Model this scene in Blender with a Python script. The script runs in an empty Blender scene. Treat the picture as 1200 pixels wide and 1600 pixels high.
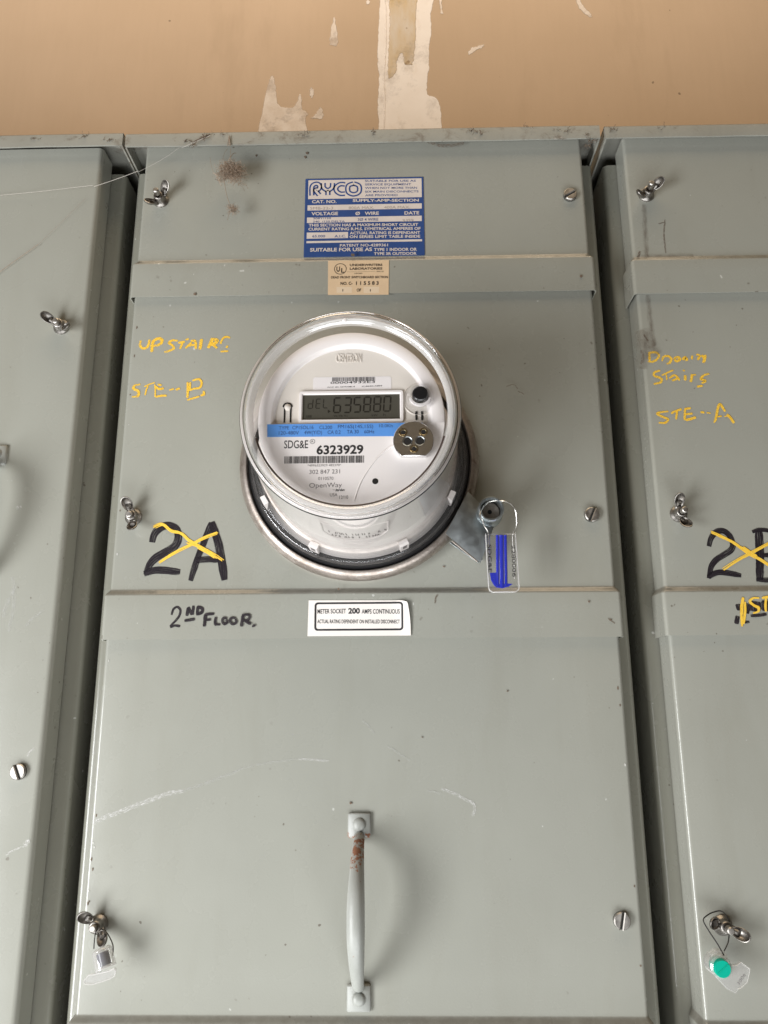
import bpy, bmesh, math, random
from mathutils import Vector, Matrix
from mathutils.geometry import tessellate_polygon

# ------------------------------------------------------------------ camera, light, exposure
# World: X right, Y into the wall, Z up.  Cabinet fronts lie in the plane Y = 0.  Numbers are millimetres, S turns them into metres.
S = 0.001
sc = bpy.context.scene
col = sc.collection
R = math.radians

cam_d = bpy.data.cameras.new("camera"); cam = bpy.data.objects.new("camera", cam_d); col.objects.link(cam)
_r = Vector((0.9997491, 0.0219844, -0.0042864)); _u = Vector((0.0095282, -0.2442385, 0.9696684)); _f = Vector((-0.0202707, 0.9694659, 0.2443867))
cam.matrix_world = Matrix(((_r.x, _u.x, -_f.x, 0), (_r.y, _u.y, -_f.y, -0.6), (_r.z, _u.z, -_f.z, 0), (0, 0, 0, 1)))
cam_d.sensor_fit = 'HORIZONTAL'; cam_d.sensor_width = 36; cam_d.lens = 36.06
cam_d.clip_start = 0.01; cam_d.clip_end = 50
sc.camera = cam

world = bpy.data.worlds.new("World"); sc.world = world; world.use_nodes = True
bg = world.node_tree.nodes["Background"]
bg.inputs[0].default_value = (1.0, 0.74, 0.46, 1); bg.inputs[1].default_value = 0.04

def area(name, loc, target, sx, sy, power, color):
    d = bpy.data.lights.new(name, 'AREA'); d.shape = 'RECTANGLE'; d.size = sx; d.size_y = sy
    d.energy = power; d.color = color
    o = bpy.data.objects.new(name, d); col.objects.link(o); o.location = loc
    o.rotation_euler = (Vector(target) - Vector(loc)).to_track_quat('-Z', 'Y').to_euler()
    return o
# daylight from an open door to the left, and its bounce off the floor below
area("door_light", (-1.08, -0.85, -0.52), (0, 0, -0.1), 0.46, 1.1, 32, (0.955, 0.975, 1.0))
area("floor_bounce", (0.10, -0.80, -1.20), (0.05, 0, -0.35), 1.4, 0.7, 19, (0.94, 0.97, 1.0))
area("wall_fill", (0.0, -0.40, 1.75), (0, 0.25, 0.9), 1.6, 0.7, 15.5, (1.0, 0.79, 0.55))  # added warm fill from above, aimed to brighten the wall and graze the panels

vs = sc.view_settings
vs.view_transform = 'Standard'; vs.look = 'None'; vs.exposure = 0.12; vs.gamma = 1.0
try: vs.use_curve_mapping = False
except Exception: pass

# ------------------------------------------------------------------ materials
class NT:
    def __init__(self, name):
        self.m = bpy.data.materials.new(name); self.m.use_nodes = True
        self.t = self.m.node_tree; self.n = self.t.nodes; self.t.nodes.clear()
        self.out = self.n.new('ShaderNodeOutputMaterial')
    def new(self, kind, **kw):
        x = self.n.new(kind)
        for k, v in kw.items():
            if isinstance(v, bpy.types.NodeSocket): self.t.links.new(v, x.inputs[k.replace('_', ' ')])
            elif hasattr(x, k): setattr(x, k, v)
            else: x.inputs[k.replace('_', ' ')].default_value = v
        return x
    def link(self, a, b): self.t.links.new(a, b)
    def coord(self, which='Object'): return self.new('ShaderNodeTexCoord').outputs[which]
    def mapping(self, vec, scale=(1, 1, 1), loc=(0, 0, 0), rot=(0, 0, 0)):
        mp = self.new('ShaderNodeMapping'); self.link(vec, mp.inputs[0])
        mp.inputs['Scale'].default_value = scale; mp.inputs['Location'].default_value = loc; mp.inputs['Rotation'].default_value = rot
        return mp.outputs[0]
    def noise(self, vec, scale, detail=4, rough=.55, dist=0):
        x = self.new('ShaderNodeTexNoise'); self.link(vec, x.inputs['Vector'])
        x.inputs['Scale'].default_value = scale; x.inputs['Detail'].default_value = detail
        x.inputs['Roughness'].default_value = rough; x.inputs['Distortion'].default_value = dist
        return x.outputs['Fac']
    def ramp(self, fac, stops):
        x = self.new('ShaderNodeValToRGB'); self.link(fac, x.inputs[0]); e = x.color_ramp.elements
        while len(e) < len(stops): e.new(0.5)
        for el, (p, c) in zip(e, stops):
            el.position = p; el.color = (c, c, c, 1) if isinstance(c, (int, float)) else (*c, 1)
        return x.outputs[0]
    def mix(self, fac, a, b, blend='MIX'):
        x = self.new('ShaderNodeMix'); x.data_type = 'RGBA'; x.blend_type = blend
        for sock, v in ((x.inputs[0], fac), (x.inputs[6], a), (x.inputs[7], b)):
            if isinstance(v, bpy.types.NodeSocket): self.link(v, sock)
            else: sock.default_value = v if isinstance(v, (int, float)) else (*v, 1)
        return x.outputs[2]
    def math(self, op, a, b=0.0):
        x = self.new('ShaderNodeMath'); x.operation = op
        for sock, v in ((x.inputs[0], a), (x.inputs[1], b)):
            if isinstance(v, bpy.types.NodeSocket): self.link(v, sock)
            else: sock.default_value = v
        return x.outputs[0]
    def bump(self, height, strength, dist=0.001):
        x = self.new('ShaderNodeBump'); self.link(height, x.inputs['Height'])
        x.inputs['Strength'].default_value = strength; x.inputs['Distance'].default_value = dist
        return x.outputs[0]
    def principled(self, color, rough=.5, metal=0, normal=None, spec=.5, **kw):
        x = self.new('ShaderNodeBsdfPrincipled')
        for nm, v in (('Base Color', color), ('Roughness', rough), ('Metallic', metal), ('Specular IOR Level', spec)):
            s = x.inputs[nm]
            if isinstance(v, bpy.types.NodeSocket): self.link(v, s)
            else: s.default_value = v if isinstance(v, (int, float)) else (*v, 1)
        for k, v in kw.items():
            s = x.inputs[k.replace('_', ' ')]
            if isinstance(v, bpy.types.NodeSocket): self.link(v, s)
            else: s.default_value = v
        if normal: self.link(normal, x.inputs['Normal'])
        return x
    def done(self, shader):
        self.link(shader.outputs[0] if hasattr(shader, 'outputs') else shader, self.out.inputs['Surface']); return self.m

M = {}
def plain(name, color, rough=.5, metal=0, spec=.5, bump=0, bscale=400, var=0.0, vscale=60):
    k = NT(name); co = k.coord(); c = color; nrm = None
    if var:
        f = k.ramp(k.noise(co, vscale, 5), [(.3, 0.0), (.7, 1.0)])
        c = k.mix(f, tuple(v*(1-var) for v in color), tuple(min(1, v*(1+var)) for v in color))
    if bump: nrm = k.bump(k.noise(co, bscale, 3), bump, .0004)
    M[name] = k.done(k.principled(c, rough, metal, nrm, spec)); return M[name]

def paint_material(name, base, seed=0.0):
    k = NT(name); co = k.mapping(k.new('ShaderNodeNewGeometry').outputs['Position'], loc=(seed, seed*.3, 0))
    big = k.noise(co, 5, 4, .6)
    c = k.mix(k.ramp(big, [(.3, 0.0), (.72, 1.0)]), tuple(v*.95 for v in base), tuple(v*1.045 for v in base))
    # grubby handling marks, streaky downwards
    smear = k.ramp(k.noise(k.mapping(co, (22, 22, 5)), 1, 6, .65, .6), [(.52, 0.0), (.92, .28)])
    c = k.mix(smear, c, (base[0]*.72, base[1]*.68, base[2]*.60))
    # dust lying on surfaces that face upwards
    nz = k.new('ShaderNodeSeparateXYZ'); k.link(k.new('ShaderNodeNewGeometry').outputs['Normal'], nz.inputs[0])
    up = k.ramp(nz.outputs['Z'], [(.10, 0.0), (.42, 1.0)])
    dustn = k.ramp(k.noise(co, 90, 6, .7), [(.25, .35), (.65, .9)])
    c = k.mix(k.math('MULTIPLY', k.math('MULTIPLY', up, dustn), .6), c, (.115, .098, .078))
    # fly specks and paint chips
    sp = k.ramp(k.noise(co, 210, 1, .4), [(.745, 0.0), (.77, 1.0)])
    gate = k.ramp(k.noise(co, 9, 2), [(.48, 0.0), (.62, 1.0)])
    c = k.mix(k.math('MULTIPLY', k.math('MULTIPLY', sp, gate), .75), c, (.10, .08, .06))
    ch = k.ramp(k.noise(k.mapping(co, loc=(3.1, 1.7, .4)), 170, 1, .4), [(.80, 0.0), (.81, 1.0)])
    c = k.mix(k.math('MULTIPLY', ch, .6), c, (.62, .62, .58))
    rough = k.ramp(k.noise(co, 14, 5, .6), [(.3, .22), (.75, .34)])
    h = k.math('ADD', k.math('MULTIPLY', k.noise(co, 650, 2), .10), k.math('MULTIPLY', k.noise(co, 12, 2), 1.0))
    M[name] = k.done(k.principled(c, rough, 0, k.bump(h, .35, .0012), .45, Coat_Weight=.30, Coat_Roughness=.10))
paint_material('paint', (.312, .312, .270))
paint_material('paint_shaded', (.25, .247, .205), 4.0)  # darker copy of the cover paint, with the shade between cabinets put in

def dirty_cap():
    k = NT('cap_paint'); co = k.new('ShaderNodeNewGeometry').outputs['Position']
    c = k.mix(k.ramp(k.noise(co, 16, 4), [(.3, 0.0), (.7, 1.0)]), (.255, .25, .215), (.31, .305, .265))
    g = k.ramp(k.noise(k.mapping(co, (34, 34, 48)), 1, 9, .78, .5), [(.54, 0.0), (.68, .85)])
    c = k.mix(g, c, (.115, .085, .062))
    ch = k.ramp(k.noise(k.mapping(co, (40, 40, 90), (2, 5, 1)), 1, 6, .7), [(.66, 0.0), (.70, .7)])
    c = k.mix(ch, c, (.42, .38, .34))
    nz = k.new('ShaderNodeSeparateXYZ'); k.link(k.new('ShaderNodeNewGeometry').outputs['Normal'], nz.inputs[0])
    up = k.ramp(nz.outputs['Z'], [(.15, 0.0), (.6, .85)])
    c = k.mix(up, c, (.16, .12, .09))
    M['cap_paint'] = k.done(k.principled(c, .5, 0, k.bump(k.noise(co, 300, 4), .2, .001), .4))
dirty_cap()

def handle_paint():
    k = NT('handle_paint'); co = k.new('ShaderNodeNewGeometry').outputs['Position']
    sep = k.new('ShaderNodeSeparateXYZ'); k.link(co, sep.inputs[0])
    c = k.mix(k.ramp(k.noise(co, 40, 4), [(.3, 0.0), (.7, 1.0)]), (.30, .305, .275), (.36, .365, .335))
    near_top = k.ramp(k.math('ADD', k.math('MULTIPLY', sep.outputs['Z'], 10), 1.5), [(.33, 0.0), (.45, .23), (.57, .23), (.63, .05)])   # the rust sits at the upper end
    r = k.math('ADD', k.noise(co, 230, 5, .65), near_top)
    rust = k.ramp(r, [(.70, 0.0), (.75, 1.0)])
    rc = k.mix(k.noise(co, 700, 3), (.16, .060, .028), (.34, .155, .085))
    c = k.mix(rust, c, rc)
    ro = k.mix(rust, (.42, .42, .42), (.85, .85, .85))
    M['handle_paint'] = k.done(k.principled(c, ro, 0, k.bump(k.noise(co, 500, 4), .25, .0006), .5))
handle_paint()

def feathered(k, co, shader, wild):
    sep = k.new('ShaderNodeSeparateXYZ'); k.link(k.coord('UV'), sep.inputs[0])
    n1 = k.noise(co, 120, 5, .65); n2 = k.noise(k.mapping(co, loc=(2, 3, 1)), 26, 5, .7)
    v = k.math('ADD', sep.outputs['Y'], k.math('MULTIPLY', k.math('SUBTRACT', n1, .5), 1.5))
    a = k.math('MULTIPLY', k.ramp(v, [(.25, 0.0), (.75, 1.0)]), k.ramp(n2, [(.28, 1.0-wild*.75), (.48, 1.0)]))
    tr = k.new('ShaderNodeBsdfTransparent'); mx = k.new('ShaderNodeMixShader')
    k.link(a, mx.inputs[0]); k.link(tr.outputs[0], mx.inputs[1]); k.link(shader.outputs[0], mx.inputs[2]); return mx
def wall_mat():
    k = NT('drywall_paper'); co = k.new('ShaderNodeNewGeometry').outputs['Position']
    c = k.mix(k.ramp(k.noise(co, 2.2, 4, .6), [(.32, 0.0), (.70, 1.0)]), (.56, .415, .285), (.64, .483, .345))
    fib = k.noise(k.mapping(co, (120, 120, 14)), 1, 4, .6)
    c = k.mix(k.ramp(fib, [(.3, 0.0), (.75, .12)]), c, (.45, .33, .22))
    sm = k.ramp(k.noise(k.mapping(co, (9, 9, 2.5), (.6, 0, .2)), 1, 5, .6), [(.60, 0.0), (.78, .35)])
    c = k.mix(sm, c, (.34, .24, .155))
    sp = k.ramp(k.noise(co, 60, 1, .4), [(.775, 0.0), (.79, .7)])
    c = k.mix(sp, c, (.16, .11, .08))
    M['drywall_paper'] = k.done(k.principled(c, .85, 0, k.bump(k.noise(co, 240, 4), .15, .001), .2))
    k = NT('joint_compound'); co = k.new('ShaderNodeNewGeometry').outputs['Position']
    c = k.mix(k.ramp(k.noise(co, 22, 5, .6), [(.3, 0.0), (.7, 1.0)]), (.88, .80, .73), (.95, .88, .82))
    c = k.mix(k.ramp(k.noise(k.mapping(co, (26, 26, 10), (4, 1, 2)), 1, 5, .6), [(.56, 0.0), (.74, .45)]), c, (.68, .55, .40))
    M['joint_compound'] = k.done(feathered(k, co, k.principled(c, .8, 0, k.bump(k.noise(k.mapping(co, (60, 60, 12)), 1, 5), .3, .001), .25), .5))
    k = NT('joint_tape'); co = k.new('ShaderNodeNewGeometry').outputs['Position']
    c = k.mix(k.ramp(k.noise(k.mapping(co, (40, 40, 12)), 1, 5, .6), [(.36, 0.0), (.62, 1.0)]), (.62, .46, .26), (.69, .60, .50))
    sp = k.ramp(k.noise(co, 75, 2, .5), [(.70, 0.0), (.74, .8)])
    c = k.mix(sp, c, (.33, .22, .12))
    M['joint_tape'] = k.done(feathered(k, co, k.principled(c, .85, 0, None, .2), .5))
    k = NT('thin_compound'); co = k.new('ShaderNodeNewGeometry').outputs['Position']
    c = k.mix(k.ramp(k.noise(co, 45, 6, .65), [(.35, 0.0), (.65, 1.0)]), (.72, .61, .51), (.88, .79, .71))
    M['thin_compound'] = k.done(feathered(k, co, k.principled(c, .85, 0, None, .2), .75))
wall_mat()

def metal(name, color, rough=.3, var=.15, vscale=120, bump=.1):
    k = NT(name); co = k.coord(); n = k.noise(co, vscale, 5, .6)
    c = k.mix(k.ramp(n, [(.3, 0.0), (.7, 1.0)]), tuple(v*(1-var) for v in color), color)
    ro = k.ramp(n, [(.25, rough*.75), (.75, min(1, rough*1.4))])
    M[name] = k.done(k.principled(c, ro, 1.0, k.bump(k.noise(co, vscale*4, 3), bump, .0003), .5))
metal('nut_metal', (.37, .345, .315), .40, .35, 160, .0)
metal('screw_metal', (.50, .47, .43), .46, .25, 160, .0)
metal('zinc', (.50, .54, .55), .34, .30, 60, .03)
metal('bright_wire', (.74, .71, .66), .34, .1, 300, .0)
metal('port_metal', (.47, .405, .32), .44, .04, 900, .02)
metal('port_edge', (.80, .80, .80), .15, .05, 300, .02)
metal('brass', (.80, .66, .40), .25, .1, 300)

def ring_metal():
    k = NT('ring_metal'); co = k.coord(); n = k.noise(co, 55, 7, .7)
    c = k.mix(k.ramp(n, [(.35, 0.0), (.62, 1.0)]), (.27, .225, .19), (.52, .46, .41))
    p = k.ramp(k.noise(co, 420, 4, .7), [(.56, 0.0), (.72, .55)])
    c = k.mix(p, c, (.68, .64, .60))
    d = k.ramp(k.noise(k.mapping(co, loc=(1, 2, 3)), 110, 4, .6), [(.62, 0.0), (.74, .8)])
    c = k.mix(d, c, (.16, .115, .085))
    M['ring_metal'] = k.done(k.principled(c, k.ramp(n, [(.3, .50), (.7, .32)]), .85, k.bump(k.noise(co, 700, 4), .35, .0004), .5))
ring_metal()

def clear_sheet(name, tint, gloss_rough=.03, boost=1.0, haze=0.0):
    # thin clear plastic: mostly see-through, mirror-like at grazing angles
    k = NT(name)
    tr = k.new('ShaderNodeBsdfTransparent'); tr.inputs[0].default_value = (*tint, 1)
    gl = k.new('ShaderNodeBsdfGlossy'); gl.inputs[0].default_value = (1, 1, 1, 1); gl.inputs['Roughness'].default_value = gloss_rough
    fr = k.new('ShaderNodeLayerWeight'); fr.inputs['Blend'].default_value = .5     # same reflectance from either side of the sheet
    f = k.math('MINIMUM', k.math('MULTIPLY', k.math('ADD', k.math('MULTIPLY', k.math('POWER', fr.outputs['Facing'], 4.5), .95), .045), boost), .85)
    mx = k.new('ShaderNodeMixShader'); k.link(f, mx.inputs[0]); k.link(tr.outputs[0], mx.inputs[1]); k.link(gl.outputs[0], mx.inputs[2])
    sh = mx
    if haze:
        df = k.new('ShaderNodeBsdfDiffuse'); df.inputs[0].default_value = (.85, .83, .80, 1)  # pale diffuse share, standing for refraction and glints in the clear plastic
        m2 = k.new('ShaderNodeMixShader'); m2.inputs[0].default_value = haze
        k.link(mx.outputs[0], m2.inputs[1]); k.link(df.outputs[0], m2.inputs[2]); sh = m2
    M[name] = k.done(sh)
clear_sheet('clear_window', (.985, .98, .975), .02, .75)
clear_sheet('clear_wall', (.955, .95, .945), .04, 1.5, .02)
clear_sheet('clear_seal', (.96, .96, .965), .05, 1.5, .02)
clear_sheet('clear_tag', (.96, .96, .965), .05, 1.8, .13)
clear_sheet('clear_haze', (.96, .955, .95), .08, 2.0, .30)
clear_sheet('refraction_dark', (.10, .11, .14), .05, 1.5, .0)
clear_sheet('clear_shell', (.96, .955, .95), .08, 2.2, .22)
def solid_glass():
    k = NT('clear_rim')
    M['clear_rim'] = k.done(k.principled((.985, .98, .985), .04, 0, None, .5, Transmission_Weight=1.0, IOR=1.5))
solid_glass()

plain('meter_white', (.64, .60, .575), .42, 0, .4, .05, 300)
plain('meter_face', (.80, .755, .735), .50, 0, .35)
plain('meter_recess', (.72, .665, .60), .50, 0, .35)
plain('label_white', (.80, .755, .74), .45, 0, .4)
plain('print_black', (.022, .020, .021), .6)
plain('print_grey', (.15, .135, .13), .6)
plain('band_blue', (.105, .30, .72), .45)
plain('band_print', (.035, .075, .19), .5)
plain('lcd', (.076, .071, .056), .30, 0, .5)
plain('lcd_segment', (.020, .017, .013), .4)
plain('lcd_faint', (.043, .040, .029), .4)
plain('black_plastic', (.012, .012, .013), .22, 0, .5)
plain('black_gasket', (.010, .010, .011), .30, 0, .5, .2, 300)
plain('hole_dark', (.008, .007, .006), .8)
plain('name_blue', (.020, .060, .205), .42, 0, .4, 0, 100, .08, 80)
plain('name_white', (.62, .55, .50), .45, 0, .4, 0, 100, .05, 60)
plain('name_type', (.30, .255, .225), .6)
plain('ul_cream', (.66, .49, .315), .6, 0, .3, 0, 100, .05, 60)
plain('ul_pale', (.70, .56, .40), .6)
plain('ul_print', (.030, .020, .014), .6)
plain('sticker_white', (.80, .745, .69), .42, 0, .4)
plain('seal_blue', (.008, .022, .46), .14, 0, .6)
plain('seal_green', (.0, .38, .26), .3, 0, .5)
plain('seal_core', (.035, .045, .085), .15, 0, .6)
plain('wire_black', (.03, .028, .027), .4)
plain('web_fibre', (.30, .225, .165), .9, 0, .1, 0, 100, .3, 900)
plain('web_silk', (.46, .42, .37), .7, 0, .3)
plain('dirt', (.155, .115, .085), .9, 0, .1, 0, 100, .3, 300)
plain('chip_pale', (.52, .51, .47), .6)
plain('shadow_dark', (.045, .028, .024), .5)
plain('slot_shade', (.05, .05, .045), .8)

def ink(name, color, color2, gap, along, across, rough, cut=(.40, .62), spec=.4, top=1.0, soft=.44):
    # felt-pen or paint-pen line: streaks run along the stroke (UV: u along in mm, v across 0..1)
    k = NT(name); uv = k.coord('UV')
    st = k.noise(k.mapping(uv, (along, across, 1)), 1, 5, .65, .3)
    c = k.mix(k.ramp(st, [(.35, 0.0), (.70, 1.0)]), color, color2)
    p = k.principled(c, rough, 0, None, spec)
    st2 = k.noise(k.mapping(uv, (along*1.7, across*1.4, 1), (7, 3, 0)), 1, 5, .65, .2)
    a = k.ramp(st2, [(cut[0], top), (cut[1], top*(1.0 - gap))])
    sep = k.new('ShaderNodeSeparateXYZ'); k.link(uv, sep.inputs[0])
    ed = k.math('ABSOLUTE', k.math('SUBTRACT', sep.outputs['Y'], .5))
    edge = k.ramp(k.math('ADD', ed, k.math('MULTIPLY', k.math('SUBTRACT', st2, .5), .35)), [(soft, 1.0), (.50, 0.0)])
    a = k.math('MULTIPLY', a, edge)
    tr = k.new('ShaderNodeBsdfTransparent'); mx = k.new('ShaderNodeMixShader')
    k.link(a, mx.inputs[0]); k.link(tr.outputs[0], mx.inputs[1]); k.link(p.outputs[0], mx.inputs[2])
    M[name] = k.done(mx)
ink('marker_black', (.009, .007, .010), (.035, .028, .033), .85, .035, 8.0, .38, (.52, .64))
ink('marker_dense', (.011, .009, .012), (.05, .04, .045), .75, .14, 4.5, .38, (.50, .68))
ink('paint_yellow', (.84, .47, .022), (.88, .62, .10), .98, .42, 2.2, .5, (.485, .61))
ink('yellow_thick', (.82, .48, .025), (.88, .62, .11), .75, .20, 3.0, .5, (.54, .74))
ink('scratch_white', (.62, .61, .58), (.70, .69, .66), 1.0, .22, 3.4, .6, (.38, .56), .4, .75)
ink('scratch_faint', (.47, .47, .44), (.56, .56, .52), 1.0, .16, 3.0, .6, (.36, .56), .4, .55)
ink('grime', (.13, .095, .07), (.20, .15, .11), 1.0, .20, 3.0, .85, (.36, .62), .1)
ink('grime_faint', (.13, .095, .07), (.18, .14, .10), .9, .07, 1.5, .85, (.35, .70), .1, .40, .12)

# ------------------------------------------------------------------ mesh building
class MB:
    def __init__(self): self.v = []; self.f = []; self.mi = []; self.uv = {}
    def quadgrid(self, rows, closed_u=False, closed_v=False, mi=0):
        b = len(self.v); nu = len(rows); nv = len(rows[0])
        for r in rows: self.v += [tuple(p) for p in r]
        for i in range(nu if closed_u else nu-1):
            for j in range(nv if closed_v else nv-1):
                a = b+i*nv+j; c = b+i*nv+(j+1) % nv; d = b+((i+1) % nu)*nv+(j+1) % nv; e = b+((i+1) % nu)*nv+j
                self.f.append((a, c, d, e)); self.mi.append(mi)
        return self
    def poly(self, pts, mi=0):
        b = len(self.v); self.v += [tuple(p) for p in pts]; self.f.append(tuple(range(b, b+len(pts)))); self.mi.append(mi); return self
    def box(self, x0, x1, y0, y1, z0, z1, mi=0):
        b = len(self.v)
        self.v += [(x, y, z) for x in (x0, x1) for y in (y0, y1) for z in (z0, z1)]
        for q in ((0, 1, 3, 2), (4, 6, 7, 5), (0, 4, 5, 1), (2, 3, 7, 6), (0, 2, 6, 4), (1, 5, 7, 3)):
            self.f.append(tuple(b+i for i in q)); self.mi.append(mi)
        return self
    def prism(self, outline, y0, y1, mi=0, mi_side=None, bevel=0):
        # outline: (x, z) counter-clockwise seen from the front; y0 front, y1 back
        n = len(outline); loops = []
        if bevel:
            area2 = sum(outline[i][0]*outline[(i+1) % n][1]-outline[(i+1) % n][0]*outline[i][1] for i in range(n))
            ins = []
            for i in range(n):
                p0 = Vector(outline[i-1]); p = Vector(outline[i]); p1 = Vector(outline[(i+1) % n])
                t = (p1-p0); t = t.normalized() if t.length else Vector((1, 0)); nrm = Vector((-t.y, t.x))
                if area2 < 0: nrm = -nrm
                ins.append((p.x+nrm.x*bevel, p.y+nrm.y*bevel))
            loops.append([(x, y0, z) for x, z in ins]); loops.append([(x, y0+bevel, z) for x, z in outline])
        else: loops.append([(x, y0, z) for x, z in outline])
        loops.append([(x, y1, z) for x, z in outline])
        b = len(self.v)
        for l in loops: self.v += l
        for q in tessellate_polygon([[Vector((p[0], p[2], 0)) for p in loops[0]]]): self.f.append(tuple(b+i for i in q)); self.mi.append(mi)
        for q in tessellate_polygon([[Vector((p[0], p[2], 0)) for p in loops[-1]]]): self.f.append(tuple(b+(len(loops)-1)*n+i for i in q)); self.mi.append(mi)
        ms = mi if mi_side is None else mi_side
        for k in range(len(loops)-1):
            for i in range(n):
                self.f.append((b+k*n+i, b+k*n+(i+1) % n, b+(k+1)*n+(i+1) % n, b+(k+1)*n+i)); self.mi.append(ms)
        return self
    def lathe(self, prof, cx=0, cz=0, n=48, a0=0, a1=360, close_prof=False, mi=0):
        full = abs(a1-a0-360) < 1e-6; m = n if full else n+1
        rows = []
        for i in range(m):
            a = R(a0+(a1-a0)*i/n); ca, sa = math.cos(a), math.sin(a)
            rows.append([(cx+r*ca, y, cz+r*sa) for r, y in prof])
        return self.quadgrid(rows, closed_u=full, closed_v=close_prof, mi=mi)
    def tube(self, pts, rad, n=8, mi=0, flat=1.0, caps=True, up=(0, 0, 1)):
        P_ = [Vector(p) for p in pts]; N = len(P_); rows = []; prev = None
        for i, p in enumerate(P_):
            t = (P_[min(i+1, N-1)]-P_[max(i-1, 0)]); t = t.normalized() if t.length > 1e-9 else Vector((0, 0, 1))
            if prev is None:
                u = Vector(up); u = u-t*u.dot(t)
                if u.length < 1e-3: u = Vector((1, 0, 0)); u = u-t*u.dot(t)
            else: u = prev-t*prev.dot(t)
            u.normalize(); prev = u; w = t.cross(u)
            r = rad[i] if isinstance(rad, (list, tuple)) else rad
            rows.append([tuple(p+u*(r*math.cos(2*math.pi*k/n))+w*(r*flat*math.sin(2*math.pi*k/n))) for k in range(n)])
        self.quadgrid(rows, closed_v=True, mi=mi)
        if caps: self.poly(rows[0], mi); self.poly(rows[-1][::-1], mi)
        return self
    def ribbon(self, pts, w, y, taper=True, mi=0, ywob=0):
        P_ = smooth(pts); b = len(self.v); N = len(P_); d = 0
        for i, p in enumerate(P_):
            t = P_[min(i+1, N-1)]-P_[max(i-1, 0)]; t = t.normalized() if t.length > 1e-9 else Vector((1, 0))
            n_ = Vector((-t.y, t.x)); s = i/max(1, N-1)
            ww = w*(.5 if not taper else .5*(.72+.28*min(1, 6*s, 6*(1-s))))
            if i: d += (P_[i]-P_[i-1]).length
            for k, sg in ((1.0, 1), (0.0, -1)):
                q = p+n_*ww*sg; self.uv[len(self.v)] = (d+b*.37, k); self.v.append((q.x, y, q.y))
        for i in range(N-1):
            self.f.append((b+2*i, b+2*i+1, b+2*i+3, b+2*i+2)); self.mi.append(mi)
        return self
    def build(self, name, mats, parent=None, origin=None, smooth_deg=35, normals=True):
        me = bpy.data.meshes.new(name)
        o3 = Vector(origin) if origin else (root_origin(parent) if parent else Vector((0, 0, 0)))
        me.from_pydata([((x-o3.x)*S, (y-o3.y)*S, (z-o3.z)*S) for x, y, z in self.v], [], self.f)
        if self.uv:
            ul = me.uv_layers.new(name="UVMap")
            for lp in me.loops: ul.data[lp.index].uv = self.uv.get(lp.vertex_index, (0, 0))
        mats = mats if isinstance(mats, (list, tuple)) else [mats]
        for m in mats: me.materials.append(M[m])
        for p, i in zip(me.polygons, self.mi): p.material_index = i
        if normals:
            bm = bmesh.new(); bm.from_mesh(me)
            bmesh.ops.remove_doubles(bm, verts=bm.verts, dist=1e-7)
            bmesh.ops.recalc_face_normals(bm, faces=bm.faces); bm.to_mesh(me); bm.free()
        if smooth_deg:
            for p in me.polygons: p.use_smooth = True
            me.set_sharp_from_angle(angle=R(smooth_deg))
        ob = bpy.data.objects.new(name, me); col.objects.link(ob)
        if parent: ob.parent = parent
        elif origin: ob.location = o3*S
        return ob

def root_origin(o):
    while o.parent: o = o.parent
    return Vector(o.location)/S

def smooth(pts, sub=6):
    P_ = [Vector(p) for p in pts]
    if len(P_) < 3:
        return [P_[0].lerp(P_[-1], i/sub) for i in range(sub+1)]
    out = []
    for i in range(len(P_)-1):
        a = P_[max(i-1, 0)]; b = P_[i]; c = P_[i+1]; d = P_[min(i+2, len(P_)-1)]
        for k in range(sub):
            t = k/sub
            out.append(.5*((2*b)+(c-a)*t+(2*a-5*b+4*c-d)*t*t+(3*b-a-3*c+d)*t**3))
    out.append(P_[-1]); return out

def smooth3(pts, sub=6): return smooth(pts, sub)

def empty(name, loc, label, cat, group=None):
    o = bpy.data.objects.new(name, None); col.objects.link(o); o.location = Vector(loc)*S; o.empty_display_size = .02
    o["label"] = label; o["category"] = cat
    if group: o["group"] = group
    return o

def place(mesh_ob_data, name, parent, loc, roty=0, scale=None):
    o = bpy.data.objects.new(name, mesh_ob_data); col.objects.link(o); o.parent = parent
    o.location = (Vector(loc)-root_origin(parent))*S; o.rotation_euler = (0, roty, 0)
    return o

def rrect(x0, x1, z0, z1, r, n=5):
    pts = []
    for cx, cz, a in ((x1-r, z0+r, -90), (x1-r, z1-r, 0), (x0+r, z1-r, 90), (x0+r, z0+r, 180)):
        for i in range(n+1):
            t = R(a+90*i/n); pts.append((cx+r*math.cos(t), cz+r*math.sin(t)))
    return pts
def circ(cx, cz, r, n=24): return [(cx+r*math.cos(2*math.pi*i/n), cz+r*math.sin(2*math.pi*i/n)) for i in range(n)]

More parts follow.
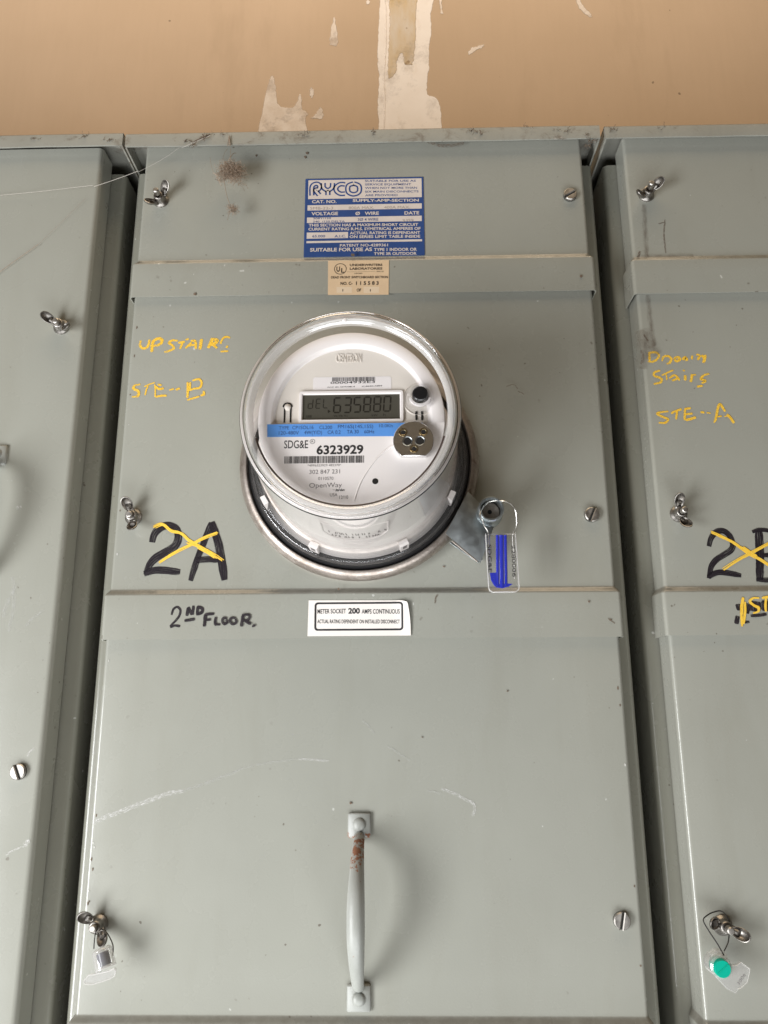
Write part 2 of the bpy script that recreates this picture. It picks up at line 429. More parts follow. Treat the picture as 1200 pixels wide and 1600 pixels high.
_capH = [None]
def _text_mesh(s, bold):
    cu = bpy.data.curves.new("t", 'FONT'); cu.body = s; cu.size = 1; cu.offset = bold; cu.resolution_u = 3
    ob = bpy.data.objects.new("t", cu); col.objects.link(ob)
    me = bpy.data.meshes.new_from_object(ob)
    vs_ = [tuple(v.co) for v in me.vertices]; fs = [tuple(p.vertices) for p in me.polygons]
    bpy.data.objects.remove(ob); bpy.data.curves.remove(cu); bpy.data.meshes.remove(me)
    return vs_, fs
def text(mb, spec, y, mi=0, slant=0, arc=None):
    s, x0, z0, x1, z1, h, bold = spec
    if _capH[0] is None:
        v, f = _text_mesh("H", 0); _capH[0] = max(p[1] for p in v)
    v, f = _text_mesh(s, bold)
    if not v: return
    a = min(p[0] for p in v); b_ = max(p[0] for p in v)
    d = Vector((x1-x0, z1-z0)); Ln = d.length; d.normalize(); u = Vector((-d.y, d.x))
    sx = Ln/max(1e-6, b_-a); sz = h/_capH[0]; b = len(mb.v)
    for p in v:
        q = Vector((x0, z0))+d*((p[0]-a)*sx+slant*p[1]*sz)+u*(p[1]*sz)
        mb.v.append((q.x, y, q.y))
    for q in f: mb.f.append(tuple(b+i for i in q)); mb.mi.append(mi)

def barcode(mb, x0, x1, z0, z1, y, seed, unit, mi=0):
    rnd = random.Random(seed); x = x0
    while x < x1-unit:
        w = unit*rnd.choice((1, 1, 2, 3)); w = min(w, x1-x)
        mb.poly([(x, y, z0), (x+w, y, z0), (x+w, y, z1), (x, y, z1)], mi)
        x += w+unit*rnd.choice((1, 1, 2))

# ------------------------------------------------------------------ wall
WY = 250.0
w = MB(); w.box(-900, 900, WY, WY+15, -450, 1300)
wall = w.build('wall', 'drywall_paper', smooth_deg=0); wall["kind"] = "structure"
def rough_edge(pts, amp, seed, sub=5):
    rnd = random.Random(seed); P_ = smooth(list(pts)+[pts[0]], sub)[:-1]
    return [(p.x+rnd.uniform(-amp, amp), p.y+rnd.uniform(-amp, amp)) for p in P_]
def patch(name, pts, y, thick, mat, seed, amp=.5, feather=2.2):
    # a thin smear of compound whose edge feathers out (UV v: 0 at the rim, 1 inside)
    out = rough_edge(pts, amp, seed); n = len(out)
    a2 = sum(out[i][0]*out[(i+1) % n][1]-out[(i+1) % n][0]*out[i][1] for i in range(n)); m = MB(); ins = []
    for i in range(n):
        p0 = Vector(out[i-2]); p = Vector(out[i]); p1 = Vector(out[(i+2) % n]); t = (p1-p0).normalized(); nr = Vector((-t.y, t.x))*(1 if a2 > 0 else -1)
        ins.append((p.x+nr.x*feather, p.y+nr.y*feather))
    for k, lp in enumerate((out, ins)):
        for x, z in lp: m.uv[len(m.v)] = (x*.01, float(k)); m.v.append((x, WY-y-(.12 if k else 0), z))
    for i in range(n): m.f.append((i, (i+1) % n, n+(i+1) % n, n+i)); m.mi.append(0)
    for q in tessellate_polygon([[Vector((x, z, 0)) for x, z in ins]]): m.f.append(tuple(n+i for i in q)); m.mi.append(0)
    return m.build(name, mat, wall, smooth_deg=0, normals=False)
patch('joint_compound', [(-19.93,955.96),(-22.54,906.93),(-23.84,876.84),(-24.43,832.44),(-22.78,811.99),(-23.56,788.93),(-24.58,760.46),(-22.98,732.31),(-22.34,704.57),(50.85,702.92),(59.81,705.47),(60.44,733.16),(59.59,758.44),(55.9,774.12),(48.84,779.14),(43.4,781.56),(42.81,801.67),(45.59,821.88),(46.79,860.06),(50.18,883.82),(49.72,911.),(49.81,953.94)], .25, 0, 'joint_compound', 1)
patch('joint_tape', [(-9.95,955.68),(-8.91,918.72),(-9.15,876.44),(-10.53,846.78),(-11.9,817.53),(-9.55,805.87),(-2.3,810.03),(2.61,820.07),(3.97,837.58),(8.91,846.27),(11.15,828.6),(19.59,826.92),(25.73,834.08),(28.76,875.42),(30.02,911.55),(28.66,954.56)], .55, 0, 'joint_tape', 2, .5, 3.5)
patch('compound_ridge', [(-13.19,955.77),(-10.89,918.78),(-11.54,888.5),(-11.19,861.6),(-13.03,832.15),(-13.9,803.09),(-13.62,760.2),(-15.29,704.41),(-17.17,704.45),(-16.,760.25),(-16.3,803.15),(-15.22,832.21),(-13.63,861.66),(-13.99,888.57),(-13.36,918.85),(-15.69,955.84)], .85, 0, 'joint_compound', 3, .4, 1.2)
patch('torn_paper_patch', [(-183.54,708.19),(-179.9,738.76),(-176.,764.08),(-174.18,781.16),(-170.12,804.1),(-166.36,815.62),(-163.25,817.),(-159.87,809.64),(-157.65,792.24),(-154.65,772.11),(-146.1,766.78),(-134.12,767.34),(-129.62,780.07),(-126.18,787.15),(-123.58,778.49),(-122.52,762.8),(-118.39,759.87),(-114.18,752.7),(-118.1,745.74),(-117.29,706.7)], .25, 0, 'thin_compound', 4)
patch('torn_paper_patch', [(-89.9,863.69),(-88.67,881.59),(-85.94,899.59),(-83.59,910.15),(-80.08,905.49),(-77.42,887.29),(-76.22,866.3),(-78.86,861.02),(-84.99,862.07)], .25, 0, 'thin_compound', 5, .8)
patch('torn_paper_patch', [(-112.17,747.01),(-106.33,753.92),(-102.41,762.32),(-99.36,765.65),(-95.69,760.74),(-94.35,750.82),(-97.85,745.83)], .25, 0, 'thin_compound', 6, .8)
patch('torn_paper_patch', [(59.28,956.95),(60.44,929.71),(63.52,911.33),(65.5,922.02),(65.05,940.42),(67.17,956.72)], .25, 0, 'thin_compound', 7, .6)
patch('torn_paper_patch', [(96.27,847.11),(101.66,855.3),(109.42,857.18),(119.8,860.04),(116.97,852.81),(108.29,848.87),(99.52,841.83)], .25, 0, 'thin_compound', 8, .8)
patch('torn_paper_patch', [(244.43,951.56),(246.15,924.44),(252.13,910.33),(263.43,899.36),(267.16,903.51),(259.45,916.55),(253.27,927.47),(253.12,951.31)], .25, 0, 'thin_compound', 9, .8)
patch('torn_paper_patch', [(-40.1,935.82),(-36.6,938.98),(-33.09,934.54),(-35.71,929.19),(-39.22,930.38)], .25, 0, 'thin_compound', 10, .5)
patch('torn_paper_patch', [(-115.47,792.91),(-110.44,796.85),(-106.87,787.62),(-110.1,778.6),(-113.57,782.73)], .25, 0, 'thin_compound', 11, .8)

# ------------------------------------------------------------------ cabinets
TOP, BOT = 500.0, -420.0
def arc_pts(cx, cy, r, a0, a1, n):
    return [(cx+r*math.cos(R(a0+(a1-a0)*i/n)), cy+r*math.sin(R(a0+(a1-a0)*i/n))) for i in range(n+1)]
def cover(name, parent, x0, x1, z_top, z_bot, joggle=None, back=23.0, r=3.0, proud=3.2, flare=3.0, lead=0.0, mat='paint'):
    # a folded sheet cover; below `joggle` it steps out to lap over the next cover
    m = MB(); rows = []
    def section(dy, fl, extra=0):
        pts = [(x0-fl, back)]
        pts += [(x0-fl+r-r*math.cos(R(a)), dy+r-r*math.sin(R(a))) for a in range(0, 91, 15)]
        nx = 14
        pts += [(x0+r+(x1-x0-2*r)*i/nx, dy) for i in range(1, nx)]
        pts += [(x1+fl-r+r*math.sin(R(a)), dy+r-r*math.cos(R(a))) for a in range(0, 91, 15)]
        pts += [(x1+fl, back)]
        return pts
    zs = [(z_top, 0, 0)]
    z = z_top
    if joggle:
        n = 10
        for i in range(1, 13): zs.append((z_top+(joggle-z_top)*i/13, 0, 0))
        for i in range(n+1):
            t = i/n; s = t*t*(3-2*t); zs.append((joggle-6.0*t, -proud*s, flare*s))
        for i in range(1, 4): zs.append((joggle-6.0+(z_bot-joggle+6.0)*i/3, -proud, flare))
        rows = [[(x, y, zz) for x, y in section(dy, fl)] for zz, dy, fl in zs]
        last = [(x, y+(.7 if y < back-.1 else 0), z_bot) for x, y in section(-proud, flare-.7)]
        rows.append([(x, y, z_bot) for x, y in section(-proud, flare)]); rows.append(last)
        rows.append([(x, y, z_bot+12) for x, y, _ in last])
    else:
        for i in range(1, 20): zs.append((z_top+(z_bot-z_top)*i/19, 0, 0))
        rows = [[(x, y, zz) for x, y in section(dy, fl)] for zz, dy, fl in zs]
    m.quadgrid(rows)
    return m.build(name, mat, parent, smooth_deg=50)
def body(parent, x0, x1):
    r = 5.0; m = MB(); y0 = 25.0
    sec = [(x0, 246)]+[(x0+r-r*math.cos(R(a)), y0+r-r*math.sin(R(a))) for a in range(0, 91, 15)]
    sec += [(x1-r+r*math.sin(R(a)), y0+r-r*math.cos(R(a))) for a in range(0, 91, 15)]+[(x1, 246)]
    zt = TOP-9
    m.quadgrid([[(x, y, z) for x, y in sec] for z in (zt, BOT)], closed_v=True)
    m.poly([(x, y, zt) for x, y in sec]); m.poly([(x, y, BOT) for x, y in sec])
    return m.build('body', 'paint_shaded', parent, smooth_deg=40)
def cap(parent, x0, x1, zl, zr, h=14.0, seed=0):
    # a shallow lid with a turned-down lip, open below
    m = MB(); t = 1.5; y0 = -6.5; y1 = 248.0
    rnd = random.Random(seed)
    n = 26; xs = [x0+(x1-x0)*i/n for i in range(n+1)]
    zt = lambda x: zl+(zr-zl)*(x-x0)/(x1-x0)
    wob = [rnd.uniform(-.35, .35) for _ in xs]
    rr = 1.6
    sect = lambda x, k: ([(x, y1, zt(x)), (x, y0+rr, zt(x))] + [(x, y0+rr-rr*math.sin(R(a)), zt(x)-rr+rr*math.cos(R(a))) for a in (30, 60, 90)] +
                         [(x, y0+wob[k]*.4, zt(x)-h+wob[k]), (x, y0+t+wob[k]*.4, zt(x)-h+wob[k]), (x, y0+t, zt(x)-t), (x, y1, zt(x)-t)])
    m.quadgrid([sect(x, k) for k, x in enumerate(xs)])
    for xa, xb in ((x0, x0+t), (x1-t, x1)):
        m.box(xa, xb, y0+t+.2, y1-1, zt(xa)-h-.3, zt(xa)-t-.01)
        m.poly([(xa, y0+.1, zt(xa)-h), (xa, y0+t, zt(xa)-h), (xa, y0+t, zt(xa)-rr), (xa, y0+.1, zt(xa)-rr)])
    return m.build('cap', 'cap_paint', parent, smooth_deg=35)

# shared hardware -------------------------------------------------
def wing_nut_meshes():
    hub = MB()
    hub.lathe([(0, 0), (6.8, 0), (7.0, -.6), (6.6, -1.6), (5.4, -2.6), (4.7, -4.2), (4.4, -7.5), (4.0, -8.6), (3.2, -9.0), (2.4, -9.0)], n=24)
    for sg in (1, -1):
        # spoon-shaped ear with a hollow front
        ax = Vector((math.cos(R(44))*sg, -math.sin(R(44)), 0)); bz = Vector((0, 0, 1)); nn = Vector((-math.sin(R(44))*sg, -math.cos(R(44)), 0))
        c0 = Vector((9.8*sg, -8.8, 0))
        front = []; backr = []
        for i, ro in enumerate((0.02, .35, .62, .80, .92, 1.0)):
            fr, br = [], []
            for k in range(20):
                t = 2*math.pi*k/20
                a = 7.0*ro*math.cos(t); wd = (4.3+.6*math.cos(t))*ro*math.sin(t)
                dish = 3.1*min(1, (ro/.92)**3) if ro < .95 else 2.95
                p = c0+ax*a+bz*wd
                fr.append(tuple(p+nn*(dish-1.3))); br.append(tuple(p-nn*(2.3*(1-ro**2)+.0)+nn*(-.4*(1-ro)+.7)))
            front.append(fr); backr.append(br)
        hub.quadgrid(front, closed_v=True); hub.quadgrid(backr, closed_v=True)
        hub.quadgrid([front[-1], backr[-1]], closed_v=True)
        hub.tube([(2.5*sg, -2.6, 0), (5.6*sg, -3.6, 0), (7.4*sg, -6.2, 0), (8.4*sg, -8.4, 0)], [3.4, 2.9, 2.5, 1.9], 10, flat=.75)
    st = MB(); st.lathe([(0, -13.2), (1.8, -13.2), (2.5, -12.6), (2.5, -8.6)], n=18)
    h = hub.build('wing_nut', 'nut_metal', smooth_deg=55); s = st.build('stud', 'screw_metal', smooth_deg=40)
    hm, sm = h.data, s.data; bpy.data.objects.remove(h); bpy.data.objects.remove(s); return hm, sm
NUT, STUD = wing_nut_meshes()
def wing_nut(parent, x, z, deg, stud_k=1.0, y=0):
    n = place(NUT, 'wing_nut', parent, (x, y, z), -R(deg))
    s = bpy.data.objects.new('stud', STUD); col.objects.link(s); s.parent = n; s.scale = (1, stud_k, 1)
    return n
def screw_mesh():
    m = MB(); r = 5.9
    # two half discs leave the slot between them
    for sg in (1, -1):
        a0 = math.degrees(math.asin(.75/r))
        out = []
        for i in range(17):
            t = R(a0+(180-2*a0)*i/16); out.append((r*math.cos(t), r*math.sin(t)*sg))
        if sg < 0: out = out[::-1]
        m.prism(out, -3.6, -1.2, bevel=.7)
    m.lathe([(0, -1.4), (5.7, -1.4), (5.9, -1.0), (5.9, 0)], n=32, mi=1)  # slot floor coloured dark to stand for the shade in the slot
    o = m.build('screw', ['screw_metal', 'slot_shade'], smooth_deg=32); d = o.data; bpy.data.objects.remove(o); return d
SCREW = screw_mesh()
def handle_meshes():
    # pull handle with a foot at each end, 112 mm between foot centres
    foot = MB(); o = [(-7.2, -8.6), (7.4, -8.4), (8.4, -7.2), (8.3, 7.6), (7.3, 8.6), (-7.4, 8.5), (-8.3, 7.4), (-8.4, -7.4)]
    foot.prism(o, -2.6, 0, bevel=.8)
    riv = MB(); riv.lathe([(0.01, -5.0), (1.6, -4.9), (3.2, -4.3), (4.4, -3.4), (4.8, -2.4)], n=24)
    bar = MB(); pts = []; rad = []; n = 28
    for i in range(n+1):
        t = i/n; z = 48.5-97*t; q = math.sin(math.pi*t)
        y = -2.6-33.5*(q**.62); pts.append((-.5*q, y, z)); rad.append(4.0+2.2*q**1.2)
    bar.tube(pts, rad, 16, flat=.92, up=(1, 0, 0))
    res = []
    for nm, mb in (('foot_plate', foot), ('rivet', riv), ('bar', bar)):
        ob = mb.build(nm, 'handle_paint', smooth_deg=50); res.append(ob.data); bpy.data.objects.remove(ob)
    return res
FOOT, RIVET, BAR = handle_meshes()
def handle(parent, x, z):
    b = place(BAR, 'handle', parent, (x, 0, z))
    for dz, rr in ((56, 0), (-56, math.pi)):
        f = bpy.data.objects.new('foot_plate', FOOT); col.objects.link(f); f.parent = b; f.location = (0, 0, dz*S); f.rotation_euler = (0, rr, 0)
        r = bpy.data.objects.new('rivet', RIVET); col.objects.link(r); r.parent = b; r.location = (0, 0, (dz+math.copysign(.6, dz))*S)
    return b

def strokes(name, parent, mat, items, y, dy=-.05, words=None):
    # words: how many strokes each written word takes; single marks are built one by one
    if words is None: words = [len(items)] if name in ('handwriting', 'crossing_out') else [1]*len(items)
    i = 0
    for n in words:
        m = MB()
        for wd, pts in items[i:i+n]: m.ribbon(pts, wd, y+dy*i); i += 1
        if m.v: m.build(name, mat, parent, smooth_deg=0, normals=False)
def letters(parent, mat, specs, y, name='lettering', slant=0):
    for t in specs:
        m = MB(); text(m, t, y, slant=slant); m.build(name, mat, parent, smooth_deg=0, normals=False)

def fuzzy(items, n, spread, thin, seed):
    rnd = random.Random(seed); out = []
    for wd, pts in items:
        for k in range(n):
            off = (rnd.uniform(-1, 1)*wd*spread, rnd.uniform(-1, 1)*wd*spread)
            a = 0 if k == 0 or len(pts) < 4 else rnd.choice((0, 0, 1)); b = len(pts) if k == 0 or len(pts) < 4 else len(pts)-rnd.choice((0, 0, 1))
            q = [(x+off[0]+rnd.uniform(-.1, .1)*wd, z+off[1]+rnd.uniform(-.1, .1)*wd) for x, z in pts[a:b]]
            if len(q) > 1: out.append((wd*rnd.uniform(.75, 1.25)*thin, q))
    return out

# left cabinet ----------------------------------------------------
cab_l = empty('electrical_cabinet', (-480, 130, BOT), 'grey-green electrical cabinet at the left edge, plain front without writing', 'electrical cabinet', 'row of switchboard cabinets')
cover('cover_panel', cab_l, -690, -270, TOP, BOT+2, r=4.5)
body(cab_l, -706, -257); cap(cab_l, -707, -250, 511, 511.0, 13.5, 1)
wing_nut(cab_l, -290.74, 318.64, 153)
place(SCREW, 'screw', cab_l, (-286.65, 0, -46.56), -R(-65))
handle(cab_l, -333, 146.5)
strokes('scratch', cab_l, 'scratch_faint', [(2.96,[(-306.77,57.79),(-305.16,73.54),(-305.97,90.66),(-308.9,101.06)]), (2.28,[(-293.6,62.19),(-287.48,68.9),(-280.08,74.5)]), (3.43,[(-312.65,69.07),(-309.52,81.53),(-306.1,91.81)])], -.15)
strokes('scratch', cab_l, 'scratch_white', [(1.52,[(-281.96,-35.7),(-280.03,-32.54),(-276.99,-29.66)]), (3.55,[(-277.35,-97.67),(-274.61,-95.63),(-273.21,-94.95)]), (1.32,[(-289.87,-104.46),(-284.36,-101.07),(-277.24,-98.62)]), (2.61,[(-311.64,158.91),(-307.7,157.66)])], -.15)

# middle cabinet --------------------------------------------------
cab_c = empty('electrical_cabinet', (-31, 130, BOT), 'grey-green electrical cabinet carrying the round meter, in the middle of the row', 'electrical cabinet', 'row of switchboard cabinets')
X0, X1 = -230.0, 168.0
body(cab_c, -246, 183.5); cap(cab_c, -247.5, 184, 509.8, 509.4, 14.2, 2)
cover('cover_panel', cab_c, X0, X1, TOP, 345, 382.5)
cover('cover_panel', cab_c, X0, X1, 349, 50.5, 90.5)
cover('cover_panel', cab_c, X0, X1, 55, -244, -207)
cover('cover_panel', cab_c, X0, X1, -240, BOT+2)
for px, pz, dg, sk in ((-212.55, 442.46, 50, 1.25), (-215.09, 148.76, 107, .95), (-217.49, -150.35, 135, .95)):
    wing_nut(cab_c, px, pz, dg, sk)
for (px, pz), dg in (((154.42,440.27), 31), ((153.15,147.02), 66), ((153.58,-147.28), 78)):
    place(SCREW, 'screw', cab_c, (px, 0, pz), -R(dg))
handle(cab_c, -31.5, -140.2)

# nameplate
NPX0, NPX1, NPZ0, NPZ1 = -82.2, 24.2, 383.0, 462.5
m = MB(); m.prism(rrect(NPX0, NPX1, NPZ0, NPZ1, .6, 2), -.55, -.02); npl = m.build('nameplate', 'name_blue', cab_c, smooth_deg=0); npl["label"] = "blue and white printed nameplate above the meter"
m = MB()
for a, b in (((-79.49,441.36), (22.59,460.91)), ((-79.78,429.66), (22.38,435.06)), ((-80.05,416.99), (22.18,422.49)), ((-79.94,401.13), (-43.25,407.27)), ((-80.05,396.67), (22.1,398.73))):
    m = MB(); m.poly([(a[0], -.62, a[1]), (b[0], -.62, a[1]), (b[0], -.62, b[1]), (a[0], -.62, b[1])]); m.build('white_field', 'name_white', npl, smooth_deg=0)
m = MB(); m2 = MB()
RY = [[(4.87,[(-76.07,445.04),(-76.22,453.21),(-74.37,456.47),(-70.98,456.89),(-69.24,454.16),(-70.35,451.25),(-72.99,450.58),(-69.52,445.4)]), (4.89,[(-66.11,457.76),(-65.61,452.86),(-61.87,450.35),(-58.19,452.71),(-57.61,457.59)]), (4.87,[(-61.76,450.47),(-61.69,445.23)]), (4.87,[(-46.35,455.88),(-50.6,456.21),(-54.17,453.36),(-54.13,449.45),(-50.71,446.47),(-46.28,446.37)]), (4.87,[(-38.62,456.7),(-43.38,454.35),(-43.33,448.01),(-38.56,445.49),(-33.82,447.82),(-33.84,454.15),(-38.62,456.7)])]]
for wd, pts in RY[0]:
    m.ribbon(pts, wd, -.66, taper=False); m2.ribbon(pts, wd*.40, -.70, taper=False)
m.build('logo', 'name_blue', npl, smooth_deg=0, normals=False); m2.build('logo_stripe', 'name_white', npl, smooth_deg=0, normals=False)
letters(npl, 'name_blue', (('SUITABLE FOR USE AS', -28.35, 458.19, 17.46, 457.47, 1.96, 0.012), ('SERVICE EQUIPMENT', -28.34, 454.53, 13.19, 453.9, 1.95, 0.012), ('WHEN NOT MORE THAN', -28.34, 450.87, 18.41, 450.14, 1.95, 0.012), ('SIX MAIN DISCONNECTS', -28.33, 447.1, 19.72, 446.35, 1.94, 0.012), ('ARE PROVIDED', -28.32, 443.34, 0.95, 442.98, 1.94, 0.012),
          ('208Y/120', -74.57, 420.7, -58.63, 420.62, 1.67, 0.01), ('240  /120 DELTA', -74.72, 417.48, -46.25, 417.17, 1.67, 0.01), ('3Ø 4 WIRE', -34.76, 418.25, -16.48, 418.13, 2.62, 0.01), ('65.000', -74.96, 402.33, -63.61, 402.23, 2.36, 0.012), ('A.I.C.', -55.28, 401.96, -45.09, 401.88, 2.35, 0.012)), -.68)
letters(npl, 'name_white', (('CAT. NO.', -75.92, 437.17, -53.78, 436.96, 2.9, 0.028), ('SUPPLY-AMP-SECTION', -39.36, 437.76, 19.79, 436.92, 2.66, 0.028), ('VOLTAGE', -76.22, 424.8, -52.39, 424.56, 3.11, 0.028), ('Ø   WIRE', -36.88, 424.26, -15.94, 424.08, 3.11, 0.028), ('DATE', 6.85, 423.87, 20.01, 423.84, 3.1, 0.028),
          ('THIS SECTION HAS A MAXIMUM SHORT CIRCUIT', -78.41, 413.39, 18.89, 412.22, 2.62, 0.028), ('CURRENT RATING R.M.S. SYMETRICAL AMPERES OF', -78.54, 409.37, 20.91, 408.28, 2.6, 0.028), ('ACTUAL RATING IS DEPENDANT', -41.78, 404.76, 20.53, 404.16, 2.6, 0.028), ('ON SERIES LIMIT TABLE INSIDE', -41.96, 401.12, 20.47, 400.4, 2.59, 0.028),
          ('PATENT NO-4289361', -50.4, 392.6, -7.96, 392.28, 2.57, 0.018), ('SUITABLE FOR USE AS', -76.67, 388.3, -22.03, 387.87, 3.27, 0.028), ('TYPE 1 INDOOR OR', -20.37, 387.73, 17.38, 387.38, 2.79, 0.028), ('TYPE 3R OUTDOOR', -20.38, 383.77, 17.12, 383.43, 2.56, 0.028)), -.68)
letters(npl, 'name_type', (('SMB-22-3', -77.38, 430.58, -56.87, 430.4, 2.64, 0), ('800A MAX.', -42.89, 430.37, -20.33, 430.15, 2.64, 0), ('400A MAX.', -11.21, 430.21, 11.84, 429.99, 2.64, 0), ('3/09', 4.89, 416.52, 14.79, 416.57, 2.62, 0)), -.68)

# listing label
ULY = -3.2
m = MB(); m.prism([(-60.02,344.04), (-7.67,343.37), (-7.17,376.65), (-60.27,377.04)], ULY-.4, ULY-.02); ul = m.build('listing_label', 'ul_cream', cab_c, smooth_deg=0)
m = MB(); 
for q in ('360 1080 490 1080 490 1030 360 1030', '590 1080 722 1080 722 1028 590 1028'): pass
for q in ([(-52.54,345.71),(-39.35,345.48),(-39.39,351.12),(-52.6,351.35)], [(-29.22,345.31),(-15.86,345.09),(-15.84,350.94),(-29.23,351.17)]): m = MB(); m.poly([(x, ULY-.45, z) for x, z in q]); m.build('blank_field', 'ul_pale', ul, smooth_deg=0)
letters(ul, 'ul_print', (('UNDERWRITERS', -41.35, 371.41, -12.92, 371.13, 2.07, 0.03), ('LABORATORIES', -41.33, 367.86, -12.94, 367.58, 2.06, 0.03), ('INC.®', -17.84, 365.27, -11.93, 365.17, 0.92, 0.02), ('LISTED', -37.22, 363.79, -30.28, 363.67, 0.91, 0.02), ('DEAD FRONT SWITCHBOARD SECTION', -57.58, 359.71, -8.19, 359.19, 2.05, 0.03), ('NO. C-', -49.26, 353.33, -38.89, 353.37, 2.72, 0.03), ('1 1 5 5 8 3', -35.84, 353.09, -16.24, 352.98, 3.18, 0.03), ('1', -47.58, 346.98, -46.87, 346.96, 2.25, 0), ('OF', -35.31, 346.77, -31.45, 346.7, 2.7, 0.03), ('1', -23.75, 346.57, -23.04, 346.56, 2.25, 0), ('U', -52.96, 366.35, -49.9, 366.3, 4.58, 0.03), ('L', -48.87, 365.25, -46.11, 365.2, 4.12, 0.03)), ULY-.5)
m = MB()
cx, cz = (-49.51,368.81); rr_ = 5.42
m.lathe([(rr_, ULY-.5), (rr_-.55, ULY-.5)], cx, cz, 36)
for a, b in (((-43.76,365.73), (-19.06,365.87)),): m.poly([(a[0], ULY-.5, a[1]), (b[0], ULY-.5, a[1]), (b[0], ULY-.5, b[1]), (a[0], ULY-.5, b[1])])
m.build('emblem_ring', 'ul_print', ul, smooth_deg=0, normals=False)

# meter-socket sticker, its end lifting off the sheet
SY = -3.2
c0, c1 = (-71.92,52.26), (7.7,52.32); d0, d1 = (-71.49,79.99), (5.09,79.44)
m = MB(); rows = []
def lift(t): return -.35-9.0*max(0, (t-.84)/.16)**2.0*.30
for i in range(25):
    t = i/24; bx = (c0[0]+(c1[0]-c0[0])*t, c0[1]+(c1[1]-c0[1])*t); tx = (d0[0]+(d1[0]-d0[0])*t, d0[1]+(d1[1]-d0[1])*t)
    k = max(0, (t-.92)/.08)
    row = []
    for j in range(9):
        s = j/8; x = bx[0]+(tx[0]-bx[0])*s+(.8*k*math.sin(math.pi*s)); z = bx[1]+(tx[1]-bx[1])*s
        if j == 8: z -= 1.4*k*k
        row.append((x, SY+lift(t)*(.35+.65*s), z))
    rows.append(row)
m.quadgrid(rows); m.quadgrid([[(x, y+.18, z) for x, y, z in r] for r in rows])
stk = m.build('sticker', 'sticker_white', cab_c, smooth_deg=60); stk["label"] = "white meter socket sticker with black frame, one end lifting"
m = MB(); o_ = rrect(-66.76, 1.98, 56.34, 78.26, 2.6, 5)
cxm = sum(p[0] for p in o_)/len(o_); czm = sum(p[1] for p in o_)/len(o_)
ww = rrect(-65.24, 0.56, 57.72, 76.86, 1.5, 5)
def sty(x, z):
    s_ = (z-c0[1])/(d0[1]-c0[1]); xa = c0[0]+(d0[0]-c0[0])*s_; xb = c1[0]+(d1[0]-c1[0])*s_
    return SY+lift((x-xa)/(xb-xa))*(.35+.65*s_)-.14
def subdiv(pts, n=10): return [(a[0]+(b[0]-a[0])*k/n, a[1]+(b[1]-a[1])*k/n) for a, b in zip(pts, pts[1:]+pts[:1]) for k in range(n)]
o_ = subdiv(o_); ww = subdiv(ww)
m.quadgrid([[(x, sty(x, z), z) for x, z in o_], [(x, sty(x, z), z) for x, z in ww]], closed_v=True)
for t in (('METER SOCKET', -64.46, 69.58, -42.36, 69.71, 3.38, 0.012), ('200', -40.53, 69.56, -31.53, 69.5, 3.93, 0.04), ('AMPS CONTINUOUS', -30.12, 69.35, -0.64, 69.15, 3.37, 0.012), ('ACTUAL RATING DEPENDENT ON INSTALLED DISCONNECT', -64.47, 62.17, -0.71, 61.61, 2.79, 0.012)):
    text(m, t, SY-.50)
for i, v in enumerate(m.v):
    if i >= len(o_)*2: m.v[i] = (v[0], sty(v[0], v[2]), v[2])
m.build('lettering', 'print_black', stk, smooth_deg=0, normals=False)

# hand writing
Y1 = -.12
strokes('handwriting', cab_c, 'marker_black', [(6.89,[(-198.76,127.94),(-197.49,134.49),(-193.1,139.73),(-186.29,141.43),(-179.61,138.28),(-177.74,131.68),(-180.06,124.72),(-187.48,120.),(-194.88,115.3),(-199.59,109.3),(-201.61,101.59)]), (6.14,[(-203.37,102.46),(-195.88,104.97),(-187.36,105.08),(-180.49,104.34),(-174.5,103.95)]), (5.53,[(-151.68,143.75),(-154.04,135.85),(-157.78,125.39),(-161.45,114.15),(-166.,96.62)]), (6.92,[(-151.71,144.2),(-147.45,133.16),(-144.4,123.53),(-141.65,110.54),(-138.88,96.83)]), (5.29,[(-162.23,112.87),(-153.74,113.66),(-144.32,112.98)])], Y1, words=[2, 3])
strokes('crossing_out', cab_c, 'yellow_thick', fuzzy([(2.25,[(-197.89,140.22),(-191.11,142.36),(-183.42,137.),(-175.51,134.73),(-168.26,128.54),(-159.4,123.67),(-148.83,117.94),(-140.9,112.69)]), (2.06,[(-191.62,111.39),(-183.85,116.94),(-175.58,121.63),(-166.39,125.9),(-157.23,131.06),(-146.67,134.9)]), (2.57,[(-169.9,127.24),(-161.14,124.12),(-152.34,119.7),(-147.02,115.76)])], 7, .62, .42, 3), Y1-.30, -.01)
strokes('handwriting', cab_c, 'marker_dense', [(2.02,[(-178.28,69.34),(-177.28,73.51),(-174.46,75.58),(-171.81,73.47),(-171.98,69.3),(-174.66,65.16),(-178.98,60.63)]), (2.17,[(-178.84,59.91),(-175.17,61.12),(-170.97,60.51)])], Y1-3.2)
